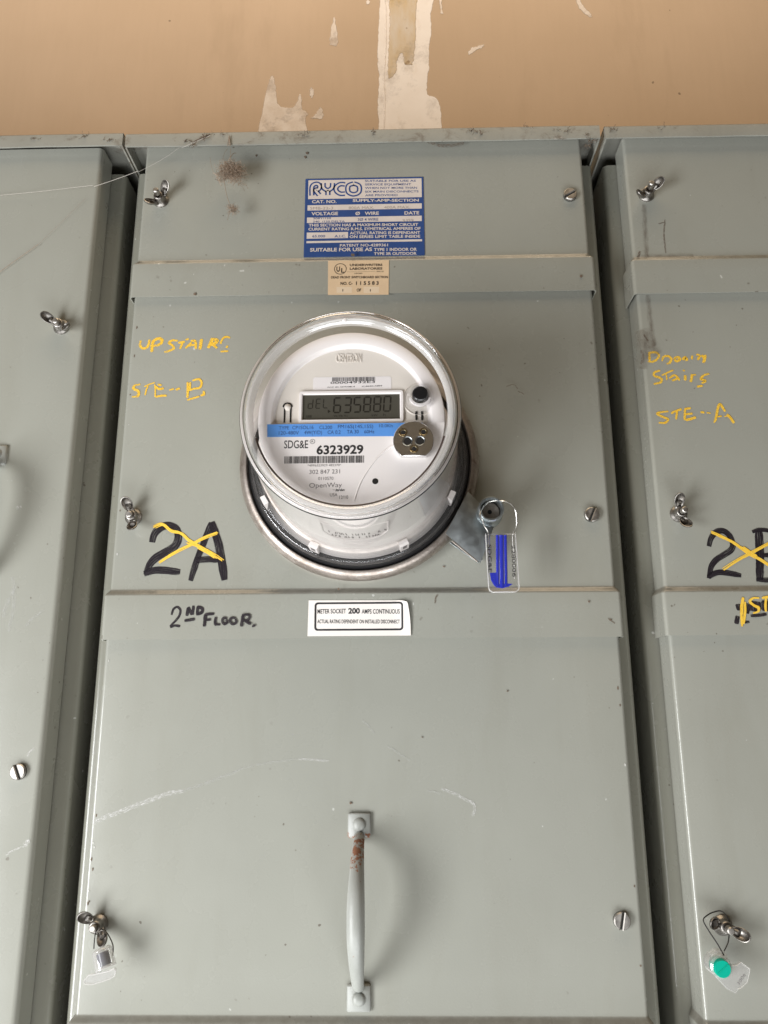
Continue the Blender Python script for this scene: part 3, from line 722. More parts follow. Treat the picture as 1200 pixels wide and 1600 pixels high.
strokes('handwriting', cab_c, 'marker_dense', [(2.68,[(-166.28,68.49),(-165.58,75.12)]), (2.51,[(-165.6,75.54),(-162.32,69.29)]), (2.51,[(-161.9,69.28),(-161.47,76.51)]), (2.51,[(-158.12,68.84),(-158.09,75.9)]), (2.67,[(-158.49,75.66),(-154.65,74.21),(-154.75,71.31),(-158.15,69.51)]), (2.5,[(-167.88,64.61),(-163.76,65.41),(-159.8,66.04)]),
   (2.83,[(-151.65,69.63),(-151.93,65.5),(-152.23,60.14)]), (2.5,[(-152.3,69.22),(-148.57,69.77),(-145.,70.)]), (2.16,[(-151.66,65.08),(-147.28,65.63)]), (2.34,[(-143.46,67.5),(-143.86,63.79),(-143.58,61.49)]), (1.99,[(-144.24,61.49),(-139.84,61.63)]),
   (2.16,[(-134.65,66.21),(-137.34,66.64),(-138.3,64.17),(-136.54,61.93),(-134.36,63.32),(-135.45,65.39)]), (2.16,[(-128.01,66.57),(-131.34,66.6),(-132.23,64.13),(-130.14,61.89),(-127.46,63.27),(-128.16,66.16)]), (2.66,[(-122.44,68.6),(-122.77,64.48),(-123.33,59.96)]), (2.33,[(-123.11,68.77),(-118.55,68.99),(-117.07,67.33),(-118.8,64.86),(-122.1,64.31)]), (2.33,[(-120.45,64.46),(-117.89,62.8),(-115.78,61.8)]), (2.15,[(-114.87,59.9),(-112.43,61.12)])], Y1-3.2, words=[6, 11])
YU = [(2.2,[(-220.89,304.83),(-221.39,301.01),(-218.4,297.58),(-214.61,299.21),(-213.29,305.99)]), (2.34,[(-210.37,294.5),(-210.4,300.42),(-209.58,305.51)]), (2.67,[(-210.3,304.67),(-205.77,307.15),(-202.52,305.4),(-203.44,301.59),(-209.19,299.98)]), (2.03,[(-188.92,304.51),(-193.5,305.09),(-196.32,302.75),(-192.77,299.73),(-192.21,297.18),(-196.75,294.97),(-200.21,294.18)]), (1.88,[(-188.25,302.46),(-182.44,303.39)]), (2.03,[(-184.89,302.58),(-186.58,296.85)]), (1.73,[(-181.93,305.25),(-179.46,305.89)]), (2.03,[(-181.91,297.03),(-179.14,300.37),(-176.92,302.46)]), (2.03,[(-177.77,303.74),(-173.86,303.68),(-173.07,296.47)]), (1.72,[(-179.87,299.54),(-174.06,300.29)]), (2.82,[(-168.14,306.14),(-168.67,301.48),(-169.17,296.41)]), (2.8,[(-162.2,297.15),(-160.12,302.2),(-158.77,306.42)]), (2.66,[(-158.71,305.15),(-155.13,303.82),(-157.33,300.89),(-160.79,300.09)]), (1.71,[(-158.06,300.05),(-154.41,297.04)]), (1.72,[(-143.71,306.62),(-148.26,307.11),(-151.07,303.76),(-151.47,300.8)]), (1.71,[(-151.53,293.79),(-144.94,294.2)]), (1.71,[(-145.55,299.01),(-146.62,296.92)]),
      (2.01,[(-218.32,264.57),(-223.25,263.4),(-223.42,260.52),(-219.4,258.41),(-219.48,254.31),(-224.79,253.31)]), (1.39,[(-214.67,262.21),(-210.2,264.46),(-206.06,265.88)]), (1.39,[(-211.66,263.24),(-212.55,259.55),(-213.36,254.63)]), (1.39,[(-205.96,264.4),(-205.23,259.45),(-204.78,252.88)]), (1.85,[(-205.43,262.33),(-201.43,260.22),(-198.01,260.83)]), (1.69,[(-203.25,264.36),(-200.11,263.49)]), (2.,[(-204.79,253.04),(-199.85,253.8),(-195.25,253.98)]), (1.85,[(-192.89,259.11),(-189.11,260.05)]), (1.7,[(-187.66,259.04),(-184.53,260.64)]), (1.85,[(-177.92,266.07),(-177.66,259.07),(-177.46,251.7)]), (1.39,[(-175.61,266.04),(-175.93,258.22)]), (1.7,[(-173.76,267.42),(-168.82,268.67),(-165.95,265.49),(-166.88,261.39),(-169.87,259.78)]), (1.69,[(-175.55,258.38),(-172.17,259.81),(-167.58,260.16)]), (1.84,[(-163.99,257.65),(-163.82,254.37),(-166.46,253.59)]), (1.69,[(-177.36,249.9),(-172.46,251.22),(-167.18,252.78)])]
strokes('handwriting', cab_c, 'paint_yellow', fuzzy(YU, 2, .12, 1.0, 5), Y1, -.004, [34, 30])

# scratches, dirt
def chips(cab, x, z0, z1, n, seed, y=-.15):
    r_ = random.Random(seed)
    for _ in range(n):
        cz_ = r_.uniform(z0, z1); cx_ = x+r_.uniform(-.4, 1.6); h_ = r_.uniform(.8, 3.2); m = MB()
        m.prism([(cx_+r_.uniform(.3, .8)*math.cos(t), cz_+h_*.5*math.sin(t)*r_.uniform(.6, 1.2)) for t in [i*math.pi/3 for i in range(6)]], y-.12, y)
        m.build('paint_chip', r_.choice(('dirt', 'dirt', 'chip_pale')), cab, smooth_deg=0)
chips(cab_c, -226.5, -190, 40, 9, 3); chips(cab_c, -226.5, 100, 330, 6, 4); chips(cab_c, 163.5, -180, 40, 5, 5)
strokes('scratch', cab_c, 'scratch_white', [(3.48,[(-228.34,-82.95),(-218.28,-78.43),(-204.73,-73.58),(-189.44,-67.89),(-174.07,-62.51),(-161.95,-60.57)]), (1.58,[(-77.02,-38.24),(-66.48,-38.61),(-54.55,-39.48)]), (2.35,[(28.99,-59.18),(40.63,-63.65),(52.16,-69.86)]), (2.34,[(49.91,-67.21),(53.01,-72.51),(50.96,-78.22)])], Y1)
strokes('scratch', cab_c, 'scratch_faint', [(2.1,[(-163.68,-60.89),(-149.94,-56.48),(-136.18,-51.55),(-122.37,-46.61)]), (1.4,[(-125.84,-47.44),(-108.5,-42.16),(-77.02,-37.91)]), (1.45,[(-29.64,-9.78),(-20.48,-19.56)]), (1.44,[(-10.93,-28.79),(5.68,-39.33)]), (1.42,[(18.6,-60.49),(28.91,-62.74)])], Y1)
rnd = random.Random(4)
m = MB()
for (x, y), r_ in (((15.46,-22.91), .5), ((80.42,10.38), .6), ((-37.96,-69.27), .9), ((145.58,77.5), .8), ((160.99,63.29), .7), ((-127.86,488.22), .9), ((-81.3,489.69), 1.6), ((-82.97,485.63), 1.2), ((-175.39,346.68), 1.2), ((158.21,358.), 1.1), ((34.4,106.35), .7), ((-38.55,382.3), 1.6), ((-48.19,88.81), 1.0)):
    yy = -.2 if not 345 < y < 384 and not 50 < y < 92 else -3.5
    m = MB(); m.prism([(x+r_*math.cos(t)*rnd.uniform(.6, 1.3), y+r_*math.sin(t)*rnd.uniform(.6, 1.3)) for t in [i*math.pi/4 for i in range(8)]], yy-.5, yy); m.build('dirt_speck', 'dirt', cab_c, smooth_deg=30)
strokes('grime', cab_c, 'grime', [(1.07,[(89.53,257.23),(95.97,258.29),(99.01,254.8)]), (1.06,[(98.93,252.97),(104.09,249.69)]), (1.41,[(26.58,76.88),(27.66,81.39),(29.12,83.93)]), (1.11,[(159.38,64.66),(161.56,62.29),(164.19,60.47)]), (3.51,[(24.06,499.66),(41.43,492.42),(61.88,494.7)])], Y1-3.3, -.03)

# right cabinet ---------------------------------------------------
cab_r = empty('electrical_cabinet', (400, 130, BOT), 'grey-green electrical cabinet at the right edge with a yellow-crossed number', 'electrical cabinet', 'row of switchboard cabinets')
XR = 205.5
body(cab_r, 194, 620); cap(cab_r, 188.5, 624, 508, 507, 12.8, 3)
cover('cover_panel', cab_r, XR, XR+398, TOP, 341, 378.5)
cover('cover_panel', cab_r, XR, XR+398, 345, 51.2, 90)
cover('cover_panel', cab_r, XR, XR+398, 55, -246, -209)
cover('cover_panel', cab_r, XR, XR+398, -242, BOT+2)
for px, pz, dg, sk in ((221.9, 439.45, 32, 1.35), (222.11, 147.14, 100, 1.2), (223.75, -150.21, 158, 1.2)):
    wing_nut(cab_r, px, pz, dg, sk)
strokes('handwriting', cab_r, 'marker_black', [(5.,[(243.36,120.78),(245.61,127.2),(250.25,132.34),(255.96,132.94),(260.54,129.01),(262.31,122.54),(260.55,118.06),(255.13,114.26),(248.49,110.49),(243.52,104.81),(240.65,95.34)]), (4.7,[(240.13,96.29),(247.31,99.71),(255.94,99.32),(265.93,97.35)]), (6.89,[(283.88,133.),(282.42,115.95),(279.71,93.78)]), (3.51,[(278.44,132.08),(283.65,133.65),(292.29,132.6),(301.17,128.64),(300.54,118.99),(289.95,113.97),(283.66,113.38)]), (4.35,[(284.9,113.37),(293.43,112.02),(300.13,106.24),(297.67,96.78),(287.41,93.72),(276.97,94.12)])], Y1, words=[2, 3])
strokes('crossing_out', cab_r, 'yellow_thick', fuzzy([(2.51,[(246.86,133.02),(254.28,129.06),(261.94,124.8),(269.38,118.94),(274.49,114.74),(281.53,111.17),(288.87,105.38),(294.45,100.59)]), (1.73,[(252.55,102.2),(264.58,109.72),(274.49,114.74),(284.45,119.77),(291.08,122.93),(297.64,125.44)]), (2.74,[(269.42,119.26),(273.95,115.38),(278.54,112.15)])], 6, .5, .48, 4), Y1-.30, -.01)
strokes('handwriting', cab_r, 'marker_dense', [(3.9,[(259.2,74.81),(259.52,72.35),(259.85,69.89)]), (3.65,[(265.29,74.77),(266.45,71.68),(265.33,67.4)]), (3.65,[(258.13,65.61),(257.18,62.57),(256.52,59.53)]), (2.06,[(263.02,60.7),(266.41,61.17)]), (7.3,[(271.03,76.88),(270.1,69.2)]), (4.87,[(274.61,76.24),(274.12,69.79)]), (2.43,[(267.84,65.55),(273.34,65.82),(280.12,66.69)]), (6.7,[(280.2,77.12),(279.82,69.14)]), (5.48,[(285.91,78.93),(285.2,68.49)])], Y1-3.2)
strokes('handwriting', cab_r, 'yellow_thick', fuzzy([(2.81,[(263.43,79.72),(261.72,72.95),(260.56,65.6),(260.17,57.07)]), (1.82,[(264.9,76.62),(263.96,68.63),(261.67,59.49)]), (2.19,[(275.82,78.7),(271.25,78.73),(268.86,76.59),(271.23,73.49),(274.65,71.63),(274.28,68.56),(269.84,67.06)]), (2.44,[(278.33,79.3),(283.02,80.19),(287.97,80.77)]), (2.07,[(281.04,78.97),(280.12,74.05),(279.78,68.83)])], 2, .2, .8, 6), Y1-3.6, -.01)
YD = [(2.13,[(210.77,287.03),(216.63,287.72),(219.32,284.95),(217.36,281.08),(212.71,278.72),(209.62,279.06)]), (1.78,[(211.17,286.53),(210.8,279.23)]), (1.95,[(221.23,279.57),(222.92,283.43),(226.96,283.86),(229.35,280.9),(227.26,277.54),(225.01,277.28)]), (2.31,[(231.57,280.87),(234.47,283.26),(236.18,280.8),(233.62,279.09),(231.55,280.68)]), (2.48,[(238.62,280.28),(241.08,282.68),(242.07,279.26)]), (1.6,[(246.99,284.05),(246.29,280.65)]), (1.78,[(250.64,284.97),(253.02,283.96),(251.03,280.1)]), (2.49,[(254.58,284.42),(256.5,281.48),(255.38,277.61)]), (1.95,[(256.14,278.08),(257.87,284.37)]),
      (2.13,[(219.07,270.6),(214.09,269.32),(213.8,266.15),(218.88,263.67),(218.58,260.32),(212.7,258.78)]), (1.59,[(220.01,266.35),(225.14,269.16),(229.94,271.21)]), (1.59,[(223.65,267.45),(223.6,262.17)]), (1.94,[(225.98,264.05),(230.2,266.59),(232.77,263.96),(227.96,261.63)]), (1.94,[(231.9,265.89),(234.18,262.02)]), (1.41,[(237.7,270.91),(239.41,270.31)]), (1.94,[(239.03,266.46),(238.55,261.67)]), (1.94,[(245.28,267.14),(244.18,263.32),(242.99,260.27)]), (1.59,[(245.2,266.37),(248.05,266.62)]), (1.93,[(259.26,267.42),(254.41,265.86),(252.06,262.73),(255.41,261.05),(252.36,258.9)]), (1.76,[(247.85,256.1),(252.59,256.89)]),
      (1.91,[(222.06,234.41),(214.38,233.57),(213.36,231.99),(218.33,229.12),(221.41,227.49),(218.77,224.45),(213.58,224.8)]), (1.74,[(224.15,232.51),(228.91,234.88),(233.23,236.14)]), (1.56,[(229.56,234.31),(227.76,227.41)]), (1.57,[(236.,235.92),(234.88,226.39)]), (1.74,[(235.87,236.39),(240.91,236.98)]), (1.57,[(235.99,231.42),(241.91,232.28)]), (1.91,[(235.51,226.57),(240.4,227.62),(244.03,229.07)]), (1.57,[(248.65,233.41),(251.56,232.9)]), (1.05,[(253.3,232.88),(256.55,232.28)]), (1.91,[(258.29,224.23),(260.62,228.11),(263.21,237.44),(265.24,240.04),(267.46,236.44),(268.89,233.61)]), (2.26,[(269.93,231.26),(272.22,228.43),(274.69,223.47)]), (1.39,[(262.34,229.49),(265.41,229.73)]), (1.21,[(267.54,229.33),(271.05,229.66)])]
strokes('handwriting', cab_r, 'paint_yellow', fuzzy(YD, 2, .12, 1.0, 8), Y1, -.004, [18, 22, 26])
strokes('grime', cab_r, 'grime', [(1.14,[(230.09,410.53),(235.59,411.73)]), (1.3,[(236.34,414.53),(233.98,399.64),(233.89,381.19)]), (2.26,[(211.95,383.43),(208.91,376.16),(209.25,370.69)]), (1.57,[(208.34,304.15),(209.61,300.67),(211.39,297.71)]), (1.87,[(204.74,289.56),(205.71,282.71),(203.34,276.8)])], Y1-.1, -.03)
strokes('drip_stain', cab_r, 'grime_faint', [(5.58,[(219.2,429.97),(217.74,403.67),(217.12,377.84)]), (9.66,[(212.13,376.11),(231.48,376.12),(257.31,376.74)]), (5.4,[(214.7,340.91),(214.5,320.6),(215.97,292.82)]), (17.28,[(206.36,308.51),(211.43,294.61),(216.76,284.25)]), (12.53,[(205.62,299.87),(206.01,286.12),(203.29,272.56)])], Y1-.3, -.03)

# ------------------------------------------------------------------ meter
MX, MZ = -32.5, 191.1
meter = empty('electric_meter', (MX, 0, MZ), 'round electric meter with clear dome cover and white face', 'electric meter')
FY = -106.5      # printed face plane
# base and inner body
m = MB(); m.lathe([(60, -4), (88.5, -4), (89.0, -9), (88.2, -14.5), (86.6, -16.4), (84.8, -15.6), (84.2, -13.5), (80, -13)], MX, MZ, 96); m.build('base', 'black_gasket', meter)
m = MB(); m.lathe([(80.5, -13), (79.6, -20), (78.4, -30), (76.8, -33), (72.5, -34), (71.2, -40), (67.5, -70), (64.8, -100), (64.2, FY+4), (63.8, FY+2.2)], MX, MZ, 96)
inner = m.build('inner_body', 'meter_white', meter)
for a in (-114, -64, -152, -26):
    ca, sa = math.cos(R(a)), math.sin(R(a)); m = MB(); k = MB()
    def loc(r, y, t): return (MX+r*ca-t*sa, y, MZ+r*sa+t*ca)
    for (r0, r1, y0, y1, t0, t1, mb) in ((78, 82.6, -33, -15, -3.6, 3.6, m), (82.0, 82.9, -31, -23, -1.6, 1.6, k)):
        b = len(mb.v); mb.v += [loc(r, y, t) for r in (r0, r1) for y in (y0, y1) for t in (t0, t1)]
        for q in ((0, 1, 3, 2), (4, 6, 7, 5), (0, 4, 5, 1), (2, 3, 7, 6), (0, 2, 6, 4), (1, 5, 7, 3)): mb.f.append(tuple(b+i for i in q)); mb.mi.append(0)
    c = m.build('clip', 'meter_white', meter, smooth_deg=0); k.build('slot', 'print_grey', c, smooth_deg=0)
# raised plaque moulded on the underside of the inner body
m = MB(); rows_ = []
def bodyR(y): return 71.2+(67.5-71.2)*(y+40)/(-30)
pl = []
for t in range(0, 33):
    a = t/32
    if a < .5: q = a/.5; ang = -112+44*q; yy = -43-3*math.sin(math.pi*q)*0; yy = -44
    else: q = (a-.5)/.5; ang = -68-44*q; yy = -66
    pl.append((ang, yy))
pl = [(-110, -50), (-106, -44), (-100, -41.5), (-90, -40.8), (-80, -41.5), (-74, -44), (-70, -50), (-69, -68), (-111, -68)]
def onbody(ang, yy, off): r = bodyR(yy)+off; return (MX+r*math.cos(R(ang)), yy, MZ+r*math.sin(R(ang)))
dense = []
for i in range(len(pl)):
    a, b = pl[i], pl[(i+1) % len(pl)]
    for k in range(8): dense.append((a[0]+(b[0]-a[0])*k/8, a[1]+(b[1]-a[1])*k/8))
m.tube([onbody(a, y, .2) for a, y in dense]+[onbody(*dense[0], .2)], .7, 6); m.build('moulded_outline', 'meter_white', inner)
m = MB()
for rw, (yy, n) in enumerate(((-46, 15), (-52, 19))):
    for i in range(n):
        if rnd.random() < .18: continue
        a = -90+(i-(n-1)/2)*2.0
        for k in range(2):
            a2 = a+rnd.uniform(-.5, .5); m.tube([onbody(a2, yy-1.6, .12), onbody(a2+rnd.uniform(-.7, .7), yy+1.6, .12)], .28, 4)
m.build('moulded_marks', 'print_grey', inner)

# faceplate: lower half flush, upper half sunk inside a bevelled arc
ZB = 186.91 - MZ      # chord above the blue band
RO, RI, RB = 63.8, 55.5, 53.0
DEP = 3.2
a_o = math.degrees(math.asin(ZB/RO))
m = MB()
low = [(RO*math.cos(R(a)), RO*math.sin(R(a))) for a in [180-a_o+(180+2*a_o)*i/72 for i in range(73)]]
m.poly([(MX+x, FY, MZ+z) for x, z in low])
m.quadgrid([[(MX+x, FY, MZ+z) for x, z in low], [(MX+x*.998, FY+2.5, MZ+z*.998) for x, z in low]])
N = 72; rows_ = []
for i in range(N+1):
    t = i/N; row = []
    for rr, yy in ((RO*.998, FY+2.5), (RO, FY+.4), (RO-.5, FY), (RI, FY), (RI-.7, FY+.35), (RB+.4, FY+DEP-.3), (RB-.4, FY+DEP)):
        aa = math.degrees(math.asin(ZB/rr)); a = R(180-aa-(180-2*aa)*t); row.append((MX+rr*math.cos(a), yy, MZ+rr*math.sin(a)))
    rows_.append(row)
m.quadgrid(rows_)
face = m.build('faceplate', 'meter_face', meter, smooth_deg=40)
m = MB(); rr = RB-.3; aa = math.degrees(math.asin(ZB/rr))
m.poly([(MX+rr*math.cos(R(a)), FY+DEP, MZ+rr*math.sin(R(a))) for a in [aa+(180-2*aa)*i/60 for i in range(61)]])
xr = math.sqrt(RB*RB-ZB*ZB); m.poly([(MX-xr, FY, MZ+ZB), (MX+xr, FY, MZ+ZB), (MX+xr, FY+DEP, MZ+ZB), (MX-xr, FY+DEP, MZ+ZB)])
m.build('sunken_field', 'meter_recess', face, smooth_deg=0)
RY_ = FY+DEP
m = MB(); text(m, ('CENTRON', -43.57, 233.86, -25.77, 233.8, 5.99, 0.012), RY_-.5); 
b = len(m.v); 
for (x, y, z) in list(m.v): m.v.append((x, RY_-.02, z))
nf = len(m.f)
edges = {}
for f_ in m.f[:nf]:
    for i in range(len(f_)):
        e = (f_[i], f_[(i+1) % len(f_)]); edges[e] = edges.get(e, 0)+1
for (p, q) in list(edges):
    if (q, p) not in edges: m.f.append((p, q, q+b, p+b)); m.mi.append(0)
m.build('embossed_name', 'meter_recess', face, smooth_deg=0)
# serial label in the sunken field
m = MB(); a_, b_ = (-59.38,212.86), (-4.91,222.66)
m.prism(rrect(a_[0], b_[0], a_[1], b_[1], 1.6, 4), RY_-.15, RY_-.01); lab = m.build('serial_label', 'label_white', face, smooth_deg=0)
m = MB(); a_, b_ = (-46.14,219.26), (-16.22,222.3)
barcode(m, a_[0], b_[0], a_[1], b_[1], RY_-.2, 11, .17)
m.build('barcode', 'print_black', face, smooth_deg=0, normals=False)
letters(face, 'print_black', (('00004932E3', -47.31, 217.49, -16.22, 217.82, 1.53, 0.012), ('FCC ID: SK9AMI-4', -49.18, 214.45, -30.29, 214.82, 0.89, 0.012), ('IC:864G-AMI4', -25.3, 214.82, -11.3, 215.2, 0.89, 0.012)), RY_-.2)
# display
dx0, dz0 = (-66.28,191.19); dx1, dz1 = (0.88,209.3)
disp = MB()
disp.quadgrid([[(x, RY_-1.5, z) for x, z in rrect(dx0-2.2, dx1+2.2, dz0-2.4, dz1+2.2, 1.4, 3)], [(x, RY_-1.5, z) for x, z in rrect(dx0-.7, dx1+.7, dz0-.7, dz1+.7, .25, 3)], [(x, RY_-.10, z) for x, z in rrect(dx0, dx1, dz0, dz1, .2, 3)]], closed_v=True)
disp.quadgrid([[(x, RY_-1.5, z) for x, z in rrect(dx0-2.2, dx1+2.2, dz0-2.4, dz1+2.2, 1.4, 3)], [(x, RY_+.2, z) for x, z in rrect(dx0-2.6, dx1+2.6, dz0-2.8, dz1+2.6, 1.6, 3)]], closed_v=True)
dfr = disp.build('display_frame', 'meter_face', meter, smooth_deg=30)
m = MB(); m.poly([(dx0-.2, RY_-.1, dz0-.2), (dx1+.2, RY_-.1, dz0-.2), (dx1+.2, RY_-.1, dz1+.2), (dx0-.2, RY_-.1, dz1+.2)]); scr = m.build('screen', 'lcd', dfr, smooth_deg=0)
SEG = {'0': 'abcdef', '3': 'abcdg', '5': 'acdfg', '6': 'acdefg', '8': 'abcdefg', 'd': 'bcdeg', 'E': 'adefg', 'L': 'def'}
def digit(mb, ch, x, z, w_, h_, t, y, lean=.06):
    g = t*.18
    S_ = {'a': ((0, h_), (w_, h_)), 'd': ((0, 0), (w_, 0)), 'g': ((0, h_/2), (w_, h_/2)), 'f': ((0, h_/2), (0, h_)), 'e': ((0, 0), (0, h_/2)), 'b': ((w_, h_/2), (w_, h_)), 'c': ((w_, 0), (w_, h_/2))}
    for s in SEG[ch]:
        (xa, za), (xb, zb) = S_[s]; d = Vector((xb-xa, zb-za)); L_ = d.length; d.normalize(); n_ = Vector((-d.y, d.x)); A = Vector((xa, za))+d*g; B = Vector((xb, zb))-d*g
        pts = [A, A+d*t*.5+n_*t*.5, B-d*t*.5+n_*t*.5, B, B-d*t*.5-n_*t*.5, A+d*t*.5-n_*t*.5]
        mb.poly([(x+p.x+lean*p.y, y, z+p.y) for p in pts][::-1])
m = MB(); LY = RY_-.2
bigs = [(-44.95,196.17),(-37.83,196.16),(-31.03,196.32),(-24.24,196.48),(-17.29,196.64),(-10.42,196.8)]
bw, bh = 4.49, 10.76
for (x, z), ch in zip(bigs, "635880"): digit(m, ch, x, z, bw, bh, bw*.24, LY)
sm_ = [(-62.66,199.37),(-57.23,199.47),(-52.12,199.65)]
sw, sh = 3.11, 6.8
for (x, z), ch in zip(sm_, "dEL"): digit(m, ch, x, z, sw, sh, sw*.20, LY)
tp = [(-48.81,195.73),(-48.84,198.37),(-46.89,197.02)]; m.poly([(x, LY, z) for x, z in tp])
m.build('display_digits', 'lcd_segment', scr, smooth_deg=0, normals=False)
letters(scr, 'lcd_segment', (('Va Vb Vc', -44.91, 192.97, -35.03, 193.09, 1.48, 0), ('kW', -18.52, 193.04, -14.44, 193.07, 1.64, 0), ('h', -10.58, 193.43, -9.04, 193.41, 1.64, 0), ('188', -63.84, 192.63, -59.97, 192.67, 1.81, 0)), LY)
# blue band and print on the lower half
m = MB(); q = [(-89.59,177.74),(-3.43,177.34),(16.33,182.96),(16.39,186.89),(-89.89,186.91)]; m.poly([(x, FY-.12, z) for x, z in q]); m.build('blue_band', 'band_blue', face, smooth_deg=0)
letters(face, 'band_print', (('TYPE  CP1SOL16', -81.87, 183.01, -58.13, 183.2, 2.43, 0), ('CL200', -54.15, 182.99, -45.43, 183.04, 2.43, 0), ('FM16S(14S,15S)', -41.47, 183.48, -17.42, 183.34, 2.43, 0), ('10.0Kh', -13.37, 183.78, -4.22, 183.74, 2.26, 0), ('120-480V', -81.76, 179.29, -67.99, 179.28, 2.59, 0), ('4W(Y/D)', -64.48, 179.32, -52.26, 179.33, 2.59, 0), ('CA 0.2', -48.44, 179.37, -39.59, 179.42, 2.58, 0), ('TA 30', -35.32, 179.53, -27.32, 179.59, 2.58, 0), ('60Hz', -23.51, 179.54, -16.66, 179.62, 2.42, 0)), FY-.2)
m = MB()
for t in (('SDG&E', -77.9, 169.56, -61.6, 169.51, 5.5, 0.008), ('R', -59.33, 173.53, -57.89, 173.58, 1.37, 0)): text(m, t, FY-.1)
cx, cz = (-58.69,174.21); m.lathe([(1.75, FY-.1), (1.50, FY-.1)], cx, cz, 28)
m.build('lettering', 'print_black', face, smooth_deg=0, normals=False)
letters(face, 'print_black', (('6323929', -55.79, 165.13, -24.1, 165.31, 5.88, 0.03),), FY-.1)
m = MB(); a_, b_ = (-77.41,158.71), (-23.65,163.81)
barcode(m, a_[0], b_[0], a_[1], b_[1], FY-.1, 5, .21)
m.build('barcode', 'print_black', face, smooth_deg=0, normals=False)
letters(face, 'print_grey', (('*4PP6323929 482370*', -61.73, 156.37, -38.95, 156.52, 1.49, 0), ('302 847 231', -60.4, 151.23, -39.74, 151.4, 2.83, 0), ('0110570', -54.32, 146.86, -44.14, 146.95, 2.15, 0), ('OpenWay', -60.21, 141.57, -38.36, 141.88, 3.21, -0.004), ('by', -44.44, 139.81, -43.03, 139.79, 0.66, 0), ('USA', -46.31, 135.44, -41.31, 135.52, 2.13, 0), ('12/10', -40.01, 133.52, -34.13, 133.66, 2.39, 0)), FY-.1)
m = MB(); text(m, ('Itrón', -42.63, 138.99, -36.74, 139.19, 1.6, 0.03), FY-.1, slant=.25); m.build('maker_lettering', 'print_black', face, smooth_deg=0, normals=False)
m = MB(); m.lathe([(.01, FY-.15), (2.05, FY-.15)], *(-16.09,145.64), 24); m.build('round_hole', 'hole_dark', face, smooth_deg=0)
m = MB(); q = smooth([(-4.09,170.99),(-12.09,164.64),(-19.43,155.76),(-26.1,144.41),(-30.28,131.91)])
m.tube([(p.x, FY-.05, p.y) for p in q], .45, 6); m.build('moulded_ridge', 'meter_face', face)
m = MB(); m.lathe([(64.4, -117.25), (65.7, -117.9)], MX, MZ, 72, 196, 344); m.build('shadow_line', 'shadow_dark', meter, smooth_deg=0)  # dark arc standing for the shadow line between rim and window
# keyhole slot left of the display
m = MB(); q = [(-78.83,189.3),(-78.82,200.),(-79.77,200.84),(-78.82,202.9),(-76.74,203.53),(-74.69,202.68),(-73.71,200.76),(-74.46,199.69),(-74.58,189.25)]
m.tube([(p.x, RY_-.1, p.y) for p in smooth(q, 4)], .55, 6); m.build('slot', 'hole_dark', face)
m = MB(); m.lathe([(.01, RY_-1.6), (1.4, RY_-1.4), (2.3, RY_-.6), (2.6, RY_)], *(-76.66,200.55), 24); m.build('press_tab', 'meter_recess', face)
# reset button
bx, bz = (14.68,205.24)
bt = MB(); bt.lathe([(.01, -114.5), (4.6, -114.4), (5.3, -113.7), (5.5, -112), (5.5, -104)], bx, bz, 36); btn = bt.build('button', 'black_plastic', meter)
m = MB(); m.lathe([(6.0, -104), (6.1, -111.6), (6.6, -112.3), (7.2, -112.3), (8.4, -110), (9.8, -106.2), (10.4, RY_-.05)], bx, bz, 48); m.build('collar', 'port_edge', btn) if False else m.build('collar', 'clear_seal', btn)
m = MB(); m.lathe([(6.4, -111.2), (7.6, -111.2), (7.8, -109)], bx, bz, 40, 195, 345); m.build('bright_ring', 'label_white', btn)
m = MB(); m.lathe([(11.6, RY_-.6), (12.4, RY_-.1)], bx, bz, 48, 0, 360); m.build('outer_ring', 'meter_recess', btn)
m = MB()
for a, b in (((11.37,189.85), (12.74,196.39)), ((15.36,189.8), (16.75,196.44))): m.prism(rrect(a[0], b[0], a[1], b[1], .8, 4), RY_-.5, RY_)
m.build('slot', 'hole_dark', face, smooth_deg=0)
# optical port plate
px_, pz_ = (9.74,172.66); pr = 13.61; zf = 161.72
out = []
a_f = math.degrees(math.asin((zf-pz_)/pr))
for i in range(49): a = R(a_f+(180-2*a_f)*i/48); out.append((px_+pr*math.cos(a), pz_+pr*math.sin(a)))
m = MB(); m.prism(out, -111.2, FY+.3, mi=0, mi_side=1, bevel=.35)
port = m.build('optical_port', ['port_metal', 'port_edge'], meter, smooth_deg=30)
for (hx, hz), r1, r2, mt in (((2.79,178.32), 2.9, 1.7, 'brass'), ((16.45,178.41), 2.9, 1.7, 'brass'), ((10.06,166.59), 2.9, 1.7, 'brass'), ((5.73,172.07), 3.4, 2.8, 'zinc'), ((13.99,172.19), 3.4, 2.8, 'zinc')):
    m = MB(); m.lathe([(r1, -111.25), (r1-.15, -111.5), (r2+.2, -111.35), (r2, -111.22)], hx, hz, 28); h = m.build('bushing', mt, port)
    m = MB(); m.lathe([(.01, -111.28), (r2+.05, -111.28)], hx+.25, hz-.25, 24); m.build('bore', 'hole_dark', h, smooth_deg=0)
